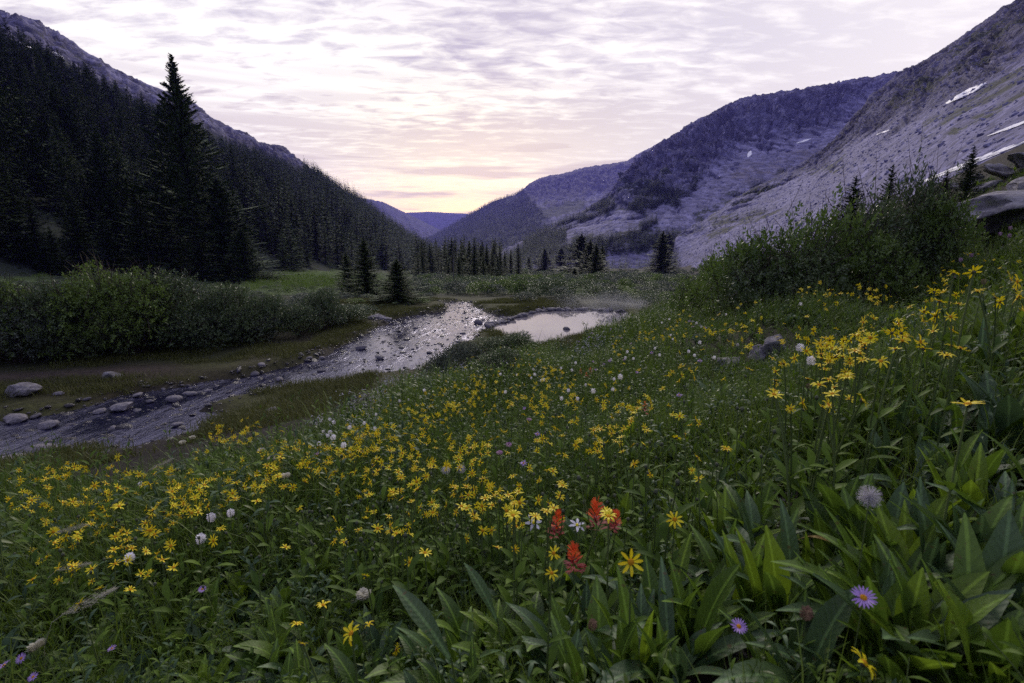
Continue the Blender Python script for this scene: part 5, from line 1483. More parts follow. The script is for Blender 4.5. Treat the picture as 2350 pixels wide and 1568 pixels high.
def dome(r, h, n=8, rings=3):
    V = []; Fc = []
    for j in range(rings):
        a = j / rings * math.pi / 2
        for i in range(n): V.append((r * math.cos(a) * math.cos(6.2832 * i / n), r * math.cos(a) * math.sin(6.2832 * i / n), h * math.sin(a)))
    V.append((0, 0, h))
    for j in range(rings - 1):
        for i in range(n): Fc.append((j * n + i, j * n + (i + 1) % n, (j + 1) * n + (i + 1) % n, (j + 1) * n + i))
    for i in range(n): Fc.append(((rings - 1) * n + i, (rings - 1) * n + (i + 1) % n, len(V) - 1))
    return V, Fc


PETALS = {}
def petal_mesh(mat, L, W, dr):
    k = (mat.name, L, W, dr)
    if k not in PETALS: PETALS[k] = mesh_data("petal", *petal_geo(L, W, dr), mat, smooth=True)
    return PETALS[k]
V, Fc = dome(.0085, .005); DISC = mesh_data("disc", V, Fc, M_DISC, smooth=True)
V, Fc = dome(.0075, -.010); CUP = mesh_data("green_cup", V, Fc, M_BUD, smooth=True)


def stem_mesh(name, h, bendx, leaves, seed, lw=.013, ll=.075, r=.0022, mats=None):
    rs_ = np.random.default_rng(seed); mb = MB()
    pts = [(bendx * h * t * t, 0, h * t) for t in np.linspace(0, 1, 6)]
    mb.tube(pts, list(np.linspace(r * 1.25, r * .85, 6)), 5, 0, cap=False)
    for i in range(leaves):
        t = .12 + .62 * (i // 2) / max(1, leaves // 2); 
        add_leaf(mb, (bendx * h * t * t, 0, h * t), (i % 2) * math.pi + (i // 2) * 1.5 + rs_.normal(0, .2), rs_.uniform(.6, 1.1), ll * (1.15 - .7 * t), lw * (1.1 - .5 * t), 1, seg=4, bend=rs_.uniform(.2, .7), fold=.3, seed=i)
    return mb.data(name, mats or [M_STEM, M_LEAF], True)


STEMS = [stem_mesh("stem", 1.0, b, 6, 80 + i, .034, .21, .0062) for i, b in enumerate((.10, -.12, .20, -.05, .02))]   # unit high, scaled to the plant
STEMB = [.10, -.12, .20, -.05, .02]


def head_mesh(npet, L, W, dr, mat, seed, discr=1.0, flat=0.0):
    r_ = np.random.default_rng(seed); mb = MB()
    for i in range(npet):
        V, Fc = petal_geo(L * r_.uniform(.85, 1.1), W * r_.uniform(.85, 1.1), dr)
        V = V + np.array([.0065 * discr, 0, 0]); V = V @ rotm(r_.normal(0, .2), r_.normal(-.10, .24), 6.2832 * i / npet + r_.normal(0, .14)).T; mb.add(V, Fc, 0)
    V, Fc = dome(.0085 * discr, .005 * discr); mb.add(V, Fc, 1); V, Fc = dome(.0075 * discr, -.010 * discr); mb.add(V, Fc, 2)
    return mb.data("flower_head", [mat, M_DISC, M_BUD], True)


YHEADS = [head_mesh(n_, .026, w_, dr, M_YEL, 90 + i) for i, (n_, w_, dr) in enumerate([(9, .0072, .12), (10, .0066, .28), (8, .0078, -.12), (11, .0062, .34), (7, .0074, .05), (8, .0070, -.3)])]
YBUD = head_mesh(7, .013, .006, -.3, M_YEL, 120)


def flower_base(top, h, si):
    """foot of a plant of height h whose tip is at top"""
    return top


def yellow_daisy(P, h, size, si, hk, tilt, az, label, group, level):
    """level 2: every petal a part; level 1: one head part; the head leans by tilt towards az"""
    P = np.asarray(P, float); rz = float(RNG.random() * 6.28)
    b = STEMB[si]; tip = np.array([math.cos(rz) * b * h, math.sin(rz) * b * h, h])
    e = obj("yellow_daisy", None, None, P)
    obj("stem", STEMS[si], e, None, (0, 0, rz), h)
    rot = Vector((math.sin(tilt) * math.cos(az), math.sin(tilt) * math.sin(az), math.cos(tilt))).to_track_quat('Z', 'Y').to_euler()
    if level == 2:
        hd = obj("flower_head", CUP, e, tip, rot, size)
        np_ = 8 + hk % 4
        for i in range(np_):
            a = 6.2832 * i / np_ + RNG.normal(0, .13)
            if RNG.random() < .06: continue
            obj("petal", petal_mesh(M_YEL, .026, .0078, [.12, .25, .05, .3][hk % 4]), hd, (.0065 * math.cos(a), .0065 * math.sin(a), 0), (0, float(RNG.normal(-.12, .18)), a), (float(RNG.uniform(.85, 1.1)),) * 3)
        obj("disc", DISC, hd)
    else:
        obj("flower_head", YHEADS[hk % len(YHEADS)], e, tip, rot, size)
    return tag(e, label, "flower", group)


# where the daisies stand, in drifts as the photograph shows them
DRIFT = [  # x0, y0, x1, y1, half-width, how many
    (60, 1265, 480, 1150, 42, 150), (330, 1160, 640, 1095, 34, 80), (20, 1090, 330, 1075, 22, 34), (20, 1160, 260, 1125, 28, 34), (480, 1000, 600, 985, 20, 34), (600, 1070, 900, 990, 34, 120),
    (800, 1000, 1120, 895, 36, 230), (1000, 890, 1330, 850, 30, 110), (560, 1090, 900, 1060, 40, 60), (850, 1060, 1120, 1060, 50, 60), (900, 1130, 1280, 1150, 42, 55), (1040, 1000, 1500, 960, 60, 80),
    (1220, 900, 1520, 930, 50, 70), (1080, 820, 1300, 850, 26, 60), (1400, 790, 1640, 760, 34, 60), (1550, 740, 1760, 745, 26, 36), (1830, 660, 2060, 640, 26, 32), (1840, 730, 2200, 720, 60, 48), (1880, 800, 2000, 780, 30, 24),
    (1960, 640, 2340, 570, 34, 26), (2080, 700, 2350, 660, 40, 30), (1780, 930, 1960, 910, 26, 14), (1350, 1000, 1640, 1080, 60, 24), (880, 1230, 1300, 1200, 46, 22), (120, 1330, 420, 1290, 34, 12), (600, 1240, 860, 1200, 44, 16),
    (240, 1100, 560, 1060, 26, 40), (1700, 840, 1900, 760, 40, 20), (1500, 850, 1650, 820, 30, 24), (640, 1400, 900, 1480, 50, 5), (1150, 930, 1250, 915, 14, 14)]
pxs = []; pys = []; reg = []
for j, (x0, y0, x1, y1, hw, n) in enumerate(DRIFT):
    n = int(n * (1.0 if j in (0, 1, 6, 7) else (2.0 if x0 > 1700 else 1.4))); hw = hw * 1.6
    t = rs.random(n); ex, ey = x1 - x0, y1 - y0; L = math.hypot(ex, ey); o_ = rs.normal(0, hw * .55, n)
    pxs.append(x0 + ex * t - ey / L * o_); pys.append(y0 + ey * t + ex / L * o_); reg += [j] * n
pxs, pys, reg = np.concatenate(pxs), np.concatenate(pys), np.array(reg)
hs = rs.uniform(.30, .46, len(pxs)); hs[pxs > 1600] += .06
hs = np.where(pys > 1180, hs * .85, hs)
G = ground_hit(pxs, pys, hs)
ok = ~np.isnan(G).any(1) & (vnoise(pxs / 75, pys / 48, 58) > .33 * (rs.random(len(pxs)) > .15)) & (line_dist(G[:, 0], G[:, 1], FOOT) > .05); dd = np.hypot(G[:, 0], G[:, 1]); ok &= dd > .8
G, hs, dd, pxs, pys, reg = G[ok], hs[ok], dd[ok], pxs[ok], pys[ok], reg[ok]
sz = rs.uniform(.46, .92, len(G)) * np.interp(dd, [1.0, 2.2, 3.5], [.78, .88, 1.0]) * np.where(pxs > 1600, 1.08, 1); order = np.argsort(-(sz / dd))


def lean_for(p):
    # mostly up, turned a little to the open sky over the stream and towards the lens
    return float(np.clip(abs(rs.normal(.50, .45)), 0, 1.5)), float(rs.normal(-1.2, 1.8))


SINGLE = [  # tip in the view, height, size, label
    (1455, 1290, .34, 1.12, "large yellow daisy facing the lens below the scarlet paintbrush"), (1550, 1190, .30, 1.0, "yellow daisy on a bare hairy stem right of the scarlet paintbrush"), (2222, 930, .44, 1.1, "lone tall yellow daisy before the big blue green leaves at right"), (1403, 1188, .40, 1.0, "yellow daisy standing in front of the right hand scarlet paintbrush"),
    (942, 1290, .24, .9, "yellow daisy above the long blue green leaf"), (1982, 1518, .16, 1.0, "yellow daisy at the very bottom right"), (2230, 625, .62, 1.2, "largest yellow daisy high on the right with outstretched petals"), (2195, 628, .60, 1.0, "yellow daisy leaning left beside the largest one high on the right"), (1262, 1155, .34, 1.1, "wide open yellow daisy just up left of the scarlet paintbrush"), (1232, 1148, .35, 1.0, "yellow daisy touching the wide open one up left of the paintbrush"),
    (1120, 1140, .34, .95, "yellow daisy with upswept petals left of the wide open pair"), (1178, 1158, .33, .9, "yellow daisy between the upswept one and the wide open pair"), (1175, 1095, .36, .95, "star shaped yellow daisy above the upswept one"), (300, 1352, .26, .9, "yellow daisy with few petals alone at lower left"), (332, 1268, .30, 1.0, "ragged yellow daisy over the leaves at lower left"), (510, 1215, .32, .95, "yellow daisy seen edge on, lower left of the middle"), (768, 1192, .30, .9, "yellow daisy beside a white tuft left of the middle"),
    (712, 1063, .42, 1.2, "big yellow daisy in the cluster left of the middle"), (690, 1070, .42, 1.0, "yellow daisy at the left of the big one in the cluster left of the middle"), (908, 1490, .14, .75, "small yellow daisy low by the bottom edge left of the long leaf"), (1090, 1055, .38, 1.05, "yellow daisy right of the white seed tuft"), (2066, 782, .46, 1.0, "yellow daisy tilted left on the right of the slope"), (1975, 795, .44, 1.1, "yellow daisy in the tight bunch right of the tilted boulder"), (1960, 770, .44, 1.0, "orange yellow daisy topping the tight bunch right of the tilted boulder"),
    (1885, 800, .42, 1.0, "yellow daisy between the tilted boulder and the tight bunch"), (1910, 888, .34, .9, "yellow daisy alone below the tight bunch"), (1945, 915, .34, .9, "yellow daisy right above the dark leaves right of the middle"), (1855, 660, .46, 1.1, "left daisy of the pair under the right hand willows"), (1870, 668, .45, 1.0, "right daisy of the pair under the right hand willows"), (1985, 622, .50, 1.1, "uppermost yellow daisy against the dark right hand willows"), (135, 1330, .26, .8, "small yellow daisy at the lower left under the grass plume")]
for i, (px, py, h, s, lab) in enumerate(SINGLE):
    p = ground_hit([px], [py], h)[0]; p[2] = float(ground(p[:1], p[1:2])[0])
    t, a = (1.0, -1.5) if i == 0 else lean_for(p)
    yellow_daisy(p, h, s * .76, 4, i, t, a, lab, None, 2)
ZN = {}
def zone_of(x, y):
    if x < 300: return ("yellow daisy in the thick drift at the far left of the slope", "daisies of the far left")
    if x < 480 and y < 1130: return ("yellow daisy along the stream edge of the slope at left", "daisies by the stream at left")
    if 850 < x < 1120 and y > 1090: return ("yellow daisy in the loose patch midway between the left drift and the paintbrush", "daisies midway to the paintbrush")
    if 850 < x < 1120 and y > 1000: return ("yellow daisy around the twin white seed tufts", "daisies around the seed tufts")
    if x < 700: return ("yellow daisy in the drift that fills the left of the slope above the stream", "daisies of the left drift")
    if x < 1350 and y < 1030: return ("yellow daisy in the dense drift running up the middle of the slope", "daisies of the middle drift")
    if 1120 <= x < 1350 and y > 1060: return ("yellow daisy in the small group close to the left of the scarlet paintbrushes", "daisies close to the paintbrushes")
    if 1350 <= x < 1660 and y > 790: return ("yellow daisy between the scarlet paintbrushes and the boulders up the slope", "daisies below the boulders")
    if x >= 1820 and 690 < y < 850: return ("yellow daisy in the bunches right of the tilted boulder", "daisies right of the boulder")
    if x < 1350: return ("yellow daisy in the looser patch left of the scarlet paintbrush", "daisies of the middle foreground")
    if y < 790: return ("yellow daisy on the upper right of the slope below the willows", "daisies of the upper right")
    return ("yellow daisy scattered among the leaves on the right of the slope", "daisies of the right")
nI = 265
for j, i in enumerate(order[:nI]):
    p = G[i].copy(); p[2] = float(ground(p[:1], p[1:2])[0]); t, a = lean_for(p)
    lab, g = zone_of(pxs[i], pys[i])
    yellow_daisy(p, float(hs[i]), float(sz[i]), int(rs.integers(5)), int(rs.integers(6)), t, a, lab, g, 2 if j < 45 else 1)
# the rest of the bloom as one mass: whole plants
def whole_flower(seed):
    r_ = np.random.default_rng(seed); mb = MB(); h = .38
    mb.tube([(0, 0, 0), (0, 0, h * .5), (0, 0, h)], [.0024, .0022, .0018], 3, 0, cap=False)
    for i in range(4): add_leaf(mb, (0, 0, h * (.2 + .15 * i)), i * 2.4, r_.uniform(.5, 1.1), .07, .010, 3, seg=3, bend=.5, fold=.3, seed=i)
    n = int(r_.integers(7, 11)); t = r_.uniform(0, 1.0); M = rotm(t * math.cos(seed), t * math.sin(seed), 0)
    for i in range(n):
        V, Fc = petal_geo(.026 * r_.uniform(.8, 1.1), .0074, r_.uniform(-.2, .3)); V = (V + [.006, 0, 0]) @ rotm(0, r_.normal(-.1, .2), 6.2832 * i / n).T @ M.T + [0, 0, h]; mb.add(V, Fc, 1)
    V, Fc = dome(.0085, .005, 6, 2); mb.add(np.array(V) @ M.T + [0, 0, h], Fc, 2)
    return mb.data("daisy_plant", [M_STEM, M_YEL, M_DISC, M_LEAF], True)
WF = [whole_flower(s) for s in range(10)]
ri = order[nI:]; P = G[ri].copy(); P[:, 2] = ground(P[:, 0], P[:, 1])
s3 = np.stack([sz[ri], sz[ri], hs[ri] / .38], 1)
scatter("daisy_bloom", WF, P, np.stack([np.zeros(len(ri)), np.zeros(len(ri)), rs.random(len(ri)) * 6.28], 1), s3, rs.integers(0, 10, len(ri)), "mass of yellow daisies farther up the slope")
# closed buds and spent heads on stems, and small white flower foam near the stream
def bud_plant(seed):
    r_ = np.random.default_rng(seed); mb = MB(); h = .36; b = r_.uniform(-.15, .15)
    mb.tube([(b * h * t * t, 0, h * t) for t in np.linspace(0, 1, 5)], [.0026, .0024, .0022, .002, .0018], 4, 0, cap=False)
    for i in range(4): add_leaf(mb, (b * h * (.15 + .17 * i) ** 2, 0, h * (.15 + .17 * i)), i * 1.57 * (1 if i % 2 else 2), r_.uniform(.5, 1.0), .085, .014, 2, seg=4, bend=.5, fold=.3, seed=i)
    V, Fc = dome(.0058, .007, 7, 3); V2, F2 = dome(.0058, -.009, 7, 3); o_ = np.array([b * h, 0, h]); mb.add(np.array(V) + o_, Fc, 1); mb.add(np.array(V2) + o_, F2, 1)
    return mb.data("bud_plant", [M_STEM, M_BUD, M_LEAF], True)
BP = [bud_plant(s) for s in range(4)]
px = rs.uniform(0, 1900, 700); py = rs.uniform(880, 1330, 700); G = ground_hit(px, py, .3); m = ~np.isnan(G).any(1) & (np.hypot(G[:, 0], G[:, 1]) > 1.35) & (rs.random(len(px)) < np.where(px < 1500, .8, .3)) & (line_dist(G[:, 0], G[:, 1], FOOT) > .2); P = G[m]; P[:, 2] = ground(P[:, 0], P[:, 1]); n = len(P)
scatter("daisy_buds", BP, P, np.stack([rs.normal(0, .12, n), rs.normal(0, .12, n), rs.random(n) * 6.28], 1), rs.uniform(.75, 1.2, n), rs.integers(0, 4, n), "stems with closed hairy buds between the daisies")
def foam_plant(seed):
    r_ = np.random.default_rng(seed); mb = MB(); h = .30
    for i in range(7):
        a = r_.random() * 6.28; e_ = np.array([math.cos(a) * r_.uniform(.01, .07), math.sin(a) * r_.uniform(.01, .07), h * r_.uniform(.7, 1.05)])
        mb.tube([(0, 0, 0), e_ * [.4, .4, .6], e_], [.0014, .0012, .001], 3, 0, cap=False)
        for k in range(5):
            V, Fc = dome(.0042, .003, 5, 1); mb.add(np.array(V) + e_ + r_.normal(0, .007, 3) * [1, 1, .4], Fc, 1)
    return mb.data("foam_plant", [M_STEM, M_WHITE], False)
FP = [foam_plant(s) for s in range(3)]
px = []; py = []
for (x0, y0, x1, y1, hw, n) in [(800, 960, 1010, 845, 48, 190), (1000, 870, 1080, 830, 20, 50), (720, 975, 830, 950, 22, 40), (1400, 745, 1620, 700, 22, 90), (1320, 800, 1420, 760, 18, 40), (640, 900, 760, 870, 14, 0)]:
    t = rs.random(n); o_ = rs.normal(0, hw * .6, n); px.append(x0 + (x1 - x0) * t); py.append(y0 + (y1 - y0) * t + o_)
px, py = np.concatenate(px), np.concatenate(py); G = ground_hit(px, py, .25); m = ~np.isnan(G).any(1) & (water_d(G[:, 0], G[:, 1]) > .1); P = G[m]; P[:, 2] = ground(P[:, 0], P[:, 1]); n = len(P)
scatter("white_foam_flowers", FP, P, np.stack([rs.normal(0, .1, n), rs.normal(0, .1, n), rs.random(n) * 6.28], 1), rs.uniform(.7, 1.2, n), rs.integers(0, 3, n), "fine white umbels along the edge of the slope by the stream")


# other flowers, one by one
def spike_mesh(seed, L, r, mat, n=70, fl=.006):
    r_ = np.random.default_rng(seed); V = []; Fc = []
    for i in range(n):
        t = i / n; a = i * 2.4; rr = r * math.sin(math.pi * (.12 + .80 * t)) ** .6
        c = np.array([math.cos(a) * rr, math.sin(a) * rr, L * t]); o_ = np.array([math.cos(a), math.sin(a), .5]); s = np.array([-math.sin(a), math.cos(a), 0])
        l = fl * r_.uniform(.7, 1.3); q = len(V); V += [c * [.5, .5, 1], c + o_ * l * .6 + s * l * .6, c + o_ * l * 1.2, c + o_ * l * .6 - s * l * .6]; Fc.append((q, q + 1, q + 2, q + 3))
    return mesh_data("flower_spike", np.array(V), Fc, mat)
SPW = [spike_mesh(s, .034, .0105, M_WHITE) for s in range(2)]
SPM = [spike_mesh(9, .050, .014, M_MAUVE, 60, .009)]
THIN = stem_mesh("stem", 1.0, .06, 4, 141, .014, .16, .004)


def one_flower(name, head, top, h, size, label, cat, group=None, tilt=None, stem=THIN, part="flower_spike", b=.06, rz=None):
    p = ground_hit([top[0]], [top[1]], h)[0]; p[2] = float(ground(p[:1], p[1:2])[0]); rz = float(rs.random() * 6.28) if rz is None else rz
    e = obj(name, None, None, p); obj("stem", stem, e, None, (0, 0, rz), h)
    t, a = tilt or (float(abs(rs.normal(0, .15))), float(rs.random() * 6.28))
    rot = Vector((math.sin(t) * math.cos(a), math.sin(t) * math.sin(a), math.cos(t))).to_track_quat('Z', 'Y').to_euler()
    tip = (math.cos(rz) * b * h, math.sin(rz) * b * h, h * .985)
    if callable(head): head(e, tip, rot, size)
    else: obj(part, head, e, tip, rot, size)
    return tag(e, label, cat, group)


WB = [(476, 1190, .34, 1.15, "white bistort spike with clear rings low on the left"), (455, 1235, .30, 1.2, "white bistort spike just below the ringed one on the left"), (288, 1282, .28, 1.15, "white bistort spike among the leaves at lower left"), (318, 1112, .36, .9, "small white bistort alone at left under the stream bank"), (757, 1003, .42, 1.1, "left one of two white bistorts below the mossy bank"), (785, 1015, .42, 1.05, "right one of two white bistorts below the mossy bank"),
      (1355, 893, .42, 1.2, "white bistort in the middle of the slope above the seed tuft"), (1422, 860, .44, 1.3, "tall white bistort beside a lavender aster"), (1225, 855, .42, 1.0, "white bistort at the top of the yellow drift"), (1325, 828, .42, 1.0, "white bistort right of the shrubby point"), (1605, 780, .46, 1.1, "white bistort left of the low grey boulder"), (1578, 802, .44, .9, "smaller white bistort below left of the low grey boulder"), (1848, 797, .46, 1.2, "white bistort right below the tilted boulder"), (1878, 830, .42, 1.1, "hanging white bistort right of the tilted boulder"), (1845, 693, .52, 1.0, "white bistort under the right hand willows"), (540, 1175, .34, 1.0, "white bistort below the big left drift")]
for i, (px, py, h, s, lab) in enumerate(WB): one_flower("white_bistort", SPW[i % 2], (px, py + 8), h, s, lab, "flower")
n = 46; px = np.concatenate([rs.uniform(700, 1000, 14), rs.uniform(1080, 1450, 18), rs.uniform(1400, 1700, 14)]); py = np.concatenate([1000 - (px[:14] - 700) * .28 + rs.normal(0, 18, 14), rs.uniform(815, 930, 18), rs.uniform(700, 830, 14)])
for i in range(n):
    g = "left" if px[i] < 1000 else ("middle" if px[i] < 1400 and i < 32 else "right")
    one_flower("white_bistort", SPW[i % 2], (px[i], py[i]), float(rs.uniform(.34, .46)), float(rs.uniform(.75, 1.05)), {"left": "small white bistort along the far edge of the slope above the mossy bank", "middle": "small white bistort among the daisies up the middle of the slope", "right": "small white bistort between the pool and the low boulder"}[g], "flower", "white bistorts, %s of the slope" % g)

AST = head_mesh(22, .016, .0032, .05, M_PURP, 210, .8)
AP = mesh_data("petal", *petal_geo(.016, .0034, .08), M_PURP, smooth=True)
def aster_parts(e, tip, rot, size):
    hd = obj("flower_head", CUP, e, tip, rot, size * .58)
    for i in range(18):
        a = 6.2832 * i / 18; obj("petal", AP, hd, (.006 * math.cos(a), .006 * math.sin(a), 0), (0, float(rs.normal(-.2, .15)), a), 1.25)
    obj("disc", DISC, hd, None, None, .9)
for px, py, h, s, big, lab in [(1985, 1355, .26, 1.25, 1, "pink lavender aster among the toothed leaves at lower right"), (1684, 1433, .16, 1.1, 1, "lavender aster with upright rays over the bare soil"), (22, 1520, .22, 1.3, 1, "lavender aster in the lower left corner"), (40, 1508, .23, 1.1, 1, "second lavender aster touching the corner one at lower left"), (466, 1345, .24, 1.0, 1, "small purple aster alone at lower left"), (260, 1490, .18, .9, 1, "small pale lavender aster near the bottom left"), (85, 1550, .18, 1.0, 1, "lavender aster at the bottom edge right of the corner pair"), (1210, 935, .40, .95, 1, "white lavender aster with a yellow eye in the middle of the slope"), (1455, 853, .44, 1.15, 1, "lavender aster beside the tall white bistort"), (1394, 827, .44, .95, 0, "lavender aster above and left of the tall white bistort"), (1555, 907, .38, .9, 0, "lavender aster below left of the low boulder"), (1226, 993, .36, .9, 0, "purple aster under the white lavender one"), (1202, 1057, .34, .9, 0, "purple aster right of the seed tuft"), (1490, 808, .44, .9, 0, "pale lavender aster left of the boulders"), (720, 1043, .40, .8, 0, "lavender aster beside the big yellow cluster")]:
    one_flower("purple_aster", aster_parts if big else AST, (px, py), h, s, lab, "flower", None, (float(abs(rs.normal(.45, .2))), float(rs.normal(-1.6, .7))), part="flower_head")
for i in range(26):
    if i < 16: px, py, lab, g = rs.uniform(1330, 1650), rs.uniform(735, 850), "small lavender aster between the pool and the boulders", "asters below the pool"
    else: px, py, lab, g = rs.uniform(1800, 2260), rs.uniform(560, 640) - 0.05 * i, "small lavender aster at the upper right under the willows", "asters at the upper right"
    one_flower("purple_aster", AST, (px, py), float(rs.uniform(.36, .48)), float(rs.uniform(.7, .95)), lab, "flower", g, (float(abs(rs.normal(.4, .2))), float(rs.normal(-1.6, .7))), part="flower_head")
for px, py, h, lab in [(2278, 492, .55, "mauve spike right in front of the slab boulder"), (2290, 540, .5, "left mauve spike of three below the slab boulder"), (2315, 527, .52, "upper right mauve spike of three below the slab boulder"), (2312, 545, .5, "lower right mauve spike of three below the slab boulder"), (2235, 590, .5, "pale mauve spike over the daisies at upper right"), (2095, 598, .5, "mauve spike under the right end of the willows"), (2210, 600, .48, "whitish mauve spike beside the pale one at upper right")]:
    one_flower("mauve_spike_flower", SPM[0], (px, py), h, 1.1, lab, "flower")
for px, py, lab in [(1215, 962, "dusky pink head in the middle of the slope, upper one"), (1160, 1020, "dusky pink head left of the purple asters"), (1155, 1040, "dusky pink head right below another left of the purple asters")]:
    one_flower("pink_flower", spike_mesh(31, .016, .012, M_PINK, 40, .007), (px, py), .36, 1.0, lab, "flower")


def paintbrush_parts(mat, seed, n=34):
    def f(e, tip, rot, size):
        r_ = np.random.default_rng(seed)
        hd = obj("flower_head", None, e, tip, rot, size)
        for i in range(n):
            t = i / n; a = i * 2.4; rr = .020 * (1 - .60 * t) + .002
            bp = BRACT[mat.name][i % 3]
            obj("bract", bp if t > .38 else BRACT['dark'][i % 3], hd, (math.cos(a) * rr * .5, math.sin(a) * rr * .5, -.045 + .085 * t), (float(r_.normal(0, .25)), float(1.15 - .85 * t + r_.normal(0, .22)), a), float(r_.uniform(.6, 1.15)) * (1.05 - .3 * t))
    return f
M_DRED = leaf_mat("dark_red_bract", (.16, .018, .030), (.34, .030, .030), 0.6, 0.2, 0.15)
BRACT = {}
for mt in (M_RED, M_ORA, M_DRED):
    BRACT[mt.name] = []
    if mt is M_DRED: BRACT['dark'] = BRACT[mt.name]
    for k in range(3):
        V = []; Fc = []
        for s in (-1, 0, 1):
            b = len(V); w = .0030; V += [(0, s * .001 - w * .5, 0), (0, s * .001 + w * .5, 0), (.0012, s * .0042 + w * .75, .014), (.0012, s * .0042 - w * .75, .014), (.0045, s * .0072 + w * .45, .023 + .003 * (s == 0)), (.0045, s * .0072 - w * .45, .023 + .003 * (s == 0))]
            Fc += [(b, b + 1, b + 2, b + 3), (b + 3, b + 2, b + 4, b + 5)]
        BRACT[mt.name].append(mesh_data("bract", V, Fc, mt, smooth=True))
for i, (px, py, h, s, lab) in enumerate([(1287, 1205, .30, 1.15, "scarlet paintbrush, the left one of the two tall heads"), (1374, 1172, .34, 1.15, "scarlet paintbrush, the highest head, behind a yellow daisy"), (1318, 1285, .24, 1.0, "scarlet paintbrush, the low head under the left tall one"), (1412, 1200, .32, .75, "small scarlet paintbrush right of the highest head")]):
    one_flower("red_paintbrush", paintbrush_parts(M_RED, 300 + i, 44), (px, py), h, s * .92, lab, "flower", None, (.12, i * 2.0))
for i, (px, py) in enumerate([(1335, 852), (1350, 858), (1358, 850), (1472, 930)]):
    one_flower("orange_paintbrush", paintbrush_parts(M_ORA, 320 + i, 16), (px, py), .38, .75, "orange paintbrush head in the patch above the white bistort" if i < 3 else "single orange flower head right of the white bistort", "flower", "orange paintbrushes up the slope" if i < 3 else None)
WP = petal_mesh(M_WHITE, .030, .011, .1)
def white_star(e, tip, rot, size):
    hd = obj("flower_head", CUP, e, tip, rot, size)
    for i in range(6): a = 6.2832 * i / 6 + rs.normal(0, .1); obj("petal", WP, hd, (.004 * math.cos(a), .004 * math.sin(a), 0), (0, float(rs.normal(0, .2)), a))
    V, Fc = dome(.007, .008); obj("stamens", mesh_data("stamens", V, Fc, M_YEL, smooth=True), hd)
one_flower("white_columbine", white_star, (1230, 1203), .30, 1.0, "white star flower with a yellow eye left of the scarlet paintbrush", "flower", None, (.9, -1.4))
one_flower("white_columbine", white_star, (1318, 1208), .29, .85, "half hidden white flower between the scarlet paintbrushes", "flower", None, (.4, -1.2))
for px, py, lab in [(1275, 1285, ""), ]: pass
leafy_plant(drop(1330, 1300, .16), .10, 10, [M_LEAFB], "plant with pale grey green leaves under the scarlet paintbrushes", None, (.9, 1.4), 990, (1, 3))


def fluff_mesh(seed, r=.026, n=260):
    r_ = np.random.default_rng(seed); d = r_.normal(0, 1, (n, 3)); d /= np.linalg.norm(d, axis=1, keepdims=True); V = []; Fc = []
    for v in d:
        s = np.cross(v, r_.normal(0, 1, 3)); s /= np.linalg.norm(s); l = r * r_.uniform(.7, 1.1); w = .0005
        q = len(V); V += [v * .003 + s * w, v * .003 - s * w, v * l - s * w, v * l + s * w]; Fc.append((q, q + 1, q + 2, q + 3))
        u2 = np.cross(v, s); e_ = v * l
        for k in range(3):
            a = k * 2.1; o_ = (s * math.cos(a) + u2 * math.sin(a)) * r * .22 + v * r * .10; q = len(V); V += [e_ + s * w, e_ - s * w, e_ + o_]; Fc.append((q, q + 1, q + 2))
    return mesh_data("fluff", np.array(V), Fc, M_FLUFF)
FL = [fluff_mesh(s) for s in range(2)]
for px, py, h, s, lab in [(2000, 1145, .34, .82, "large white fluffy seed head over the leaves at lower right"), (1030, 1073, .38, .85, "left half of the twin white seed tufts left of the purple asters"), (1050, 1072, .38, .85, "right half of the twin white seed tufts left of the purple asters"), (1846, 627, .52, .8, "round white seed head in front of the dark right hand willows"), (1700, 790, .46, .6, "small white seed head by the boulders"), (1838, 1075, .3, .0, "")]:
    if s: one_flower("seeding_dandelion", FL[int(px) % 2], (px, py), h, s, lab, "seed head", part="fluff")
GH = spike_mesh(41, .022, .014, M_PLUME, 60, .010)
for px, py, h, lab in [(600, 1040, .44, "grey faded flower head above the big yellow cluster"), (622, 1052, .43, "grey faded flower head right of its twin above the yellow cluster"), (655, 1100, .40, "brownish faded head below the grey pair"), (445, 1008, .46, "grey faded head by the flowers along the stream edge"), (420, 1020, .45, "pale faded head left of the grey one along the stream edge"), (95, 1490, .24, "grey faded head at the lower left above the asters"), (840, 1375, .22, "dull brown faded head left of the long leaf")]:
    one_flower("faded_flower", GH, (px, py), h, 1.0, lab, "flower")
BS = spike_mesh(43, .035, .011, M_BROWN, 70, .006)
for px, py, h, lab in [(1860, 1430, .20, "dark brown seed spike over the bare soil at lower right"), (1848, 892, .36, "brown seed spike right of the middle among daisies"), (1352, 1450, .18, "brownish bud at the bottom below the paintbrush"), (2205, 640, .5, "dark drooping seed head by the largest daisy"), (2250, 650, .5, "dark drooping seed head right of the largest daisy"), (2170, 660, .5, "dark drooping seed head left below the largest daisy")]:
    one_flower("seed_spike", BS, (px, py), h, .62, lab, "seed head")


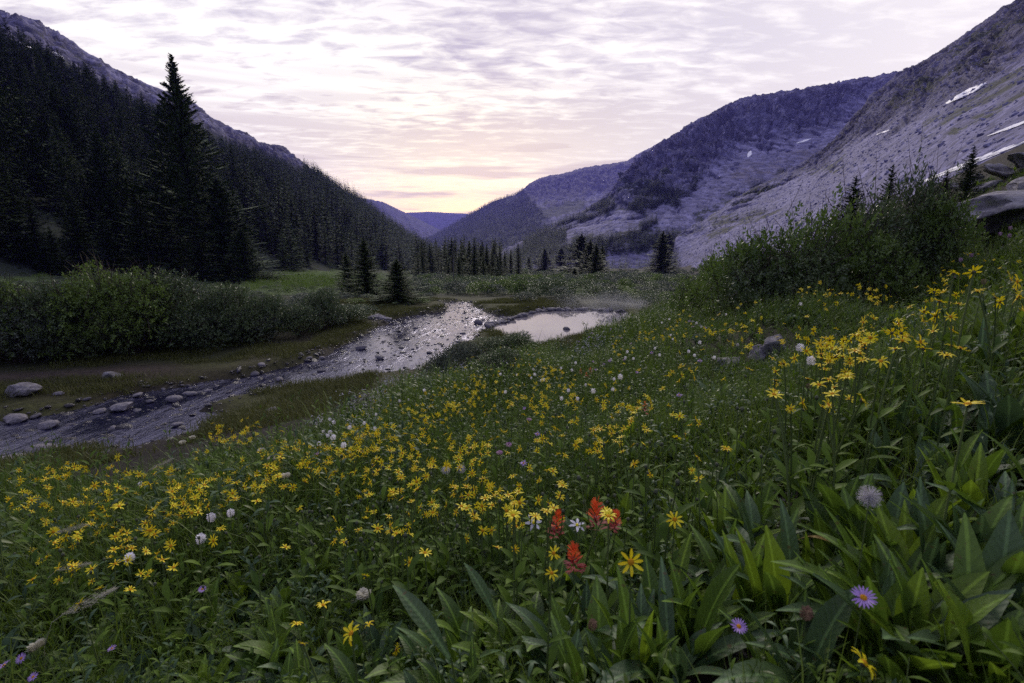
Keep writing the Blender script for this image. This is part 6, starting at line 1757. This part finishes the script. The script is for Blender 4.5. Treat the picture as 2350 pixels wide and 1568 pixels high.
# feathery grass plumes leaning in the wind at lower left
def plume_mesh(seed, L=.17):
    r_ = np.random.default_rng(seed); V = []; Fc = []
    for i in range(420):
        t = r_.random() ** .9; w = .016 * math.sin(math.pi * (.1 + .85 * t)); c = np.array([r_.normal(0, w * .5), r_.normal(0, w * .5), L * t])
        d = np.array([r_.normal(0, .35), r_.normal(0, .35), 1.0]); d /= np.linalg.norm(d); s = np.cross(d, r_.normal(0, 1, 3)); s /= np.linalg.norm(s); l = r_.uniform(.008, .018)
        q = len(V); V += [c + s * .0006, c - s * .0006, c + d * l]; Fc.append((q, q + 1, q + 2))
    return mesh_data("plume", np.array(V), Fc, M_PLUME)
PL = [plume_mesh(s) for s in range(3)]
def plume(px, py, h, tilt, az, lab, i, s=1.0):
    p = ground_hit([px], [py], h)[0]; p[2] = float(ground(p[:1], p[1:2])[0])
    e = obj("plume_grass", None, None, p)
    dirv_ = Vector((math.cos(az), math.sin(az), 0)); base = Vector((0, 0, 0)); L = .15 * s
    pts = [Vector((0, 0, 0)), Vector((0, 0, h * .55)) + dirv_ * .02, Vector((0, 0, h * .9)) + dirv_ * .06, Vector((0, 0, h)) + dirv_ * .10]
    mb = MB(); mb.tube(pts, [.0016, .0014, .0012, .001], 4, cap=False); obj("stalk", mb.data("stalk", M_PLUME), e)
    t = (dirv_ * math.sin(tilt) + Vector((0, 0, math.cos(tilt)))).normalized()
    obj("plume", PL[i % 3], e, pts[-1], t.to_track_quat('Z', 'Y').to_euler(), s)
    mb = MB()
    for k in range(5): add_leaf(mb, (0, 0, 0), k * 1.3 + az, .2 + .08 * k, .22, .004, 0, seg=5, bend=.6, fold=.2, tip=.35, base=.7, seed=k)
    obj("blade", mb.data("blade", M_GRASS, True), e)
    tag(e, lab, "grass")
plume(75, 1225, .40, 1.35, .1, "upper pale grass plume bent over at the left edge", 0, .9)
plume(70, 1312, .34, 1.4, .1, "middle pale grass plume bent over at the left edge", 1, .8)
plume(70, 1420, .28, 1.15, .2, "lowest and largest pale grass plume at the left edge", 2, 1.15)
plume(300, 1085, .42, 1.2, .4, "faint grass plume against the stream at left", 1, .9)


# low bushes on the point beside the pool, leaf litter and stones on the bare soil
for px, py, k, w, kd, lab in [(1130, 800, None, .8, 0, "dark low willow on the point between the stream and the pool"), (1190, 790, None, .7, 2, "low willow at the right of the point, by the corner of the pool"), (1060, 815, None, .7, 3, "low grey green willow at the left of the point above the riffle"), (1150, 840, None, .7, 0, "small willow below the point, above the yellow drift"), (1010, 840, None, .45, 3, "smallest willow at the stream end of the point")]:
    P = drop(px, py, .35); willow(P, .62, w, WNEAR[kd], lab)
for px, py, lab in [(700, 790, None)]: pass
for i in range(60):
    px, py = (rs.normal(1700, 70), rs.normal(1490, 55)) if i < 38 else (rs.normal(1830, 70), rs.normal(1195, 45))
    p = ground_hit([px], [py])[0]
    if np.isnan(p).any(): continue
    s = float(rs.uniform(.006, .022)); p[2] = float(ground(p[:1], p[1:2])[0])
    tag(obj("soil_stone", STONES[int(rs.integers(6))][int(rs.integers(0, 2))], None, p, (0, 0, float(rs.random() * 6)), s), "small stone on the bare soil at the lower right" if i < 38 else "small stone on the bare soil left of the big seed head", "stone", "stones on the lower bare soil" if i < 38 else "stones on the upper bare soil")


# steam off the warm pool
M_STEAM, snt = new_mat("steam")
tc = nd(snt, 'ShaderNodeTexCoord').outputs['Object']
rr = nd(snt, 'ShaderNodeVectorMath', {0: tc}, operation='LENGTH').outputs['Value']
fall = nd(snt, 'ShaderNodeMapRange', {0: rr, 1: 1.0, 2: 0.1, 3: 0.0, 4: 1.0}, interpolation_type='SMOOTHSTEP').outputs[0]
nz_ = nd(snt, 'ShaderNodeTexNoise', {'Vector': nd(snt, 'ShaderNodeMapping', {0: tc, 3: (2.2, 1.6, .8)}).outputs[0], 'Scale': 1.6, 'Detail': 4.0, 'Roughness': 0.6}).outputs[0]
dn = math_n(snt, 'MULTIPLY', math_n(snt, 'MULTIPLY', fall, ramp(snt, nz_, [(0.36, 0.0), (0.68, 1.0)])), 0.75)
pv = nd(snt, 'ShaderNodeVolumePrincipled', {'Color': (.86, .87, .95, 1), 'Density': dn, 'Anisotropy': 0.1}); nd(snt, 'ShaderNodeOutputMaterial', {1: pv.outputs[0]})
V, Fc = stone_mesh(0, 1.0, 2, 0.0, 0.0)
V = V / np.linalg.norm(V, axis=1, keepdims=True)
c_ = on_plane(1400, 712, .1); c_ = c_ * (20.8 / c_[1]); c_[2] = .18
tag(obj("steam", mesh_data("steam", V, Fc, M_STEAM), None, c_, None, (3.0, 1.3, .75)), "thin steam drifting over the far end of the pool", kind='stuff')
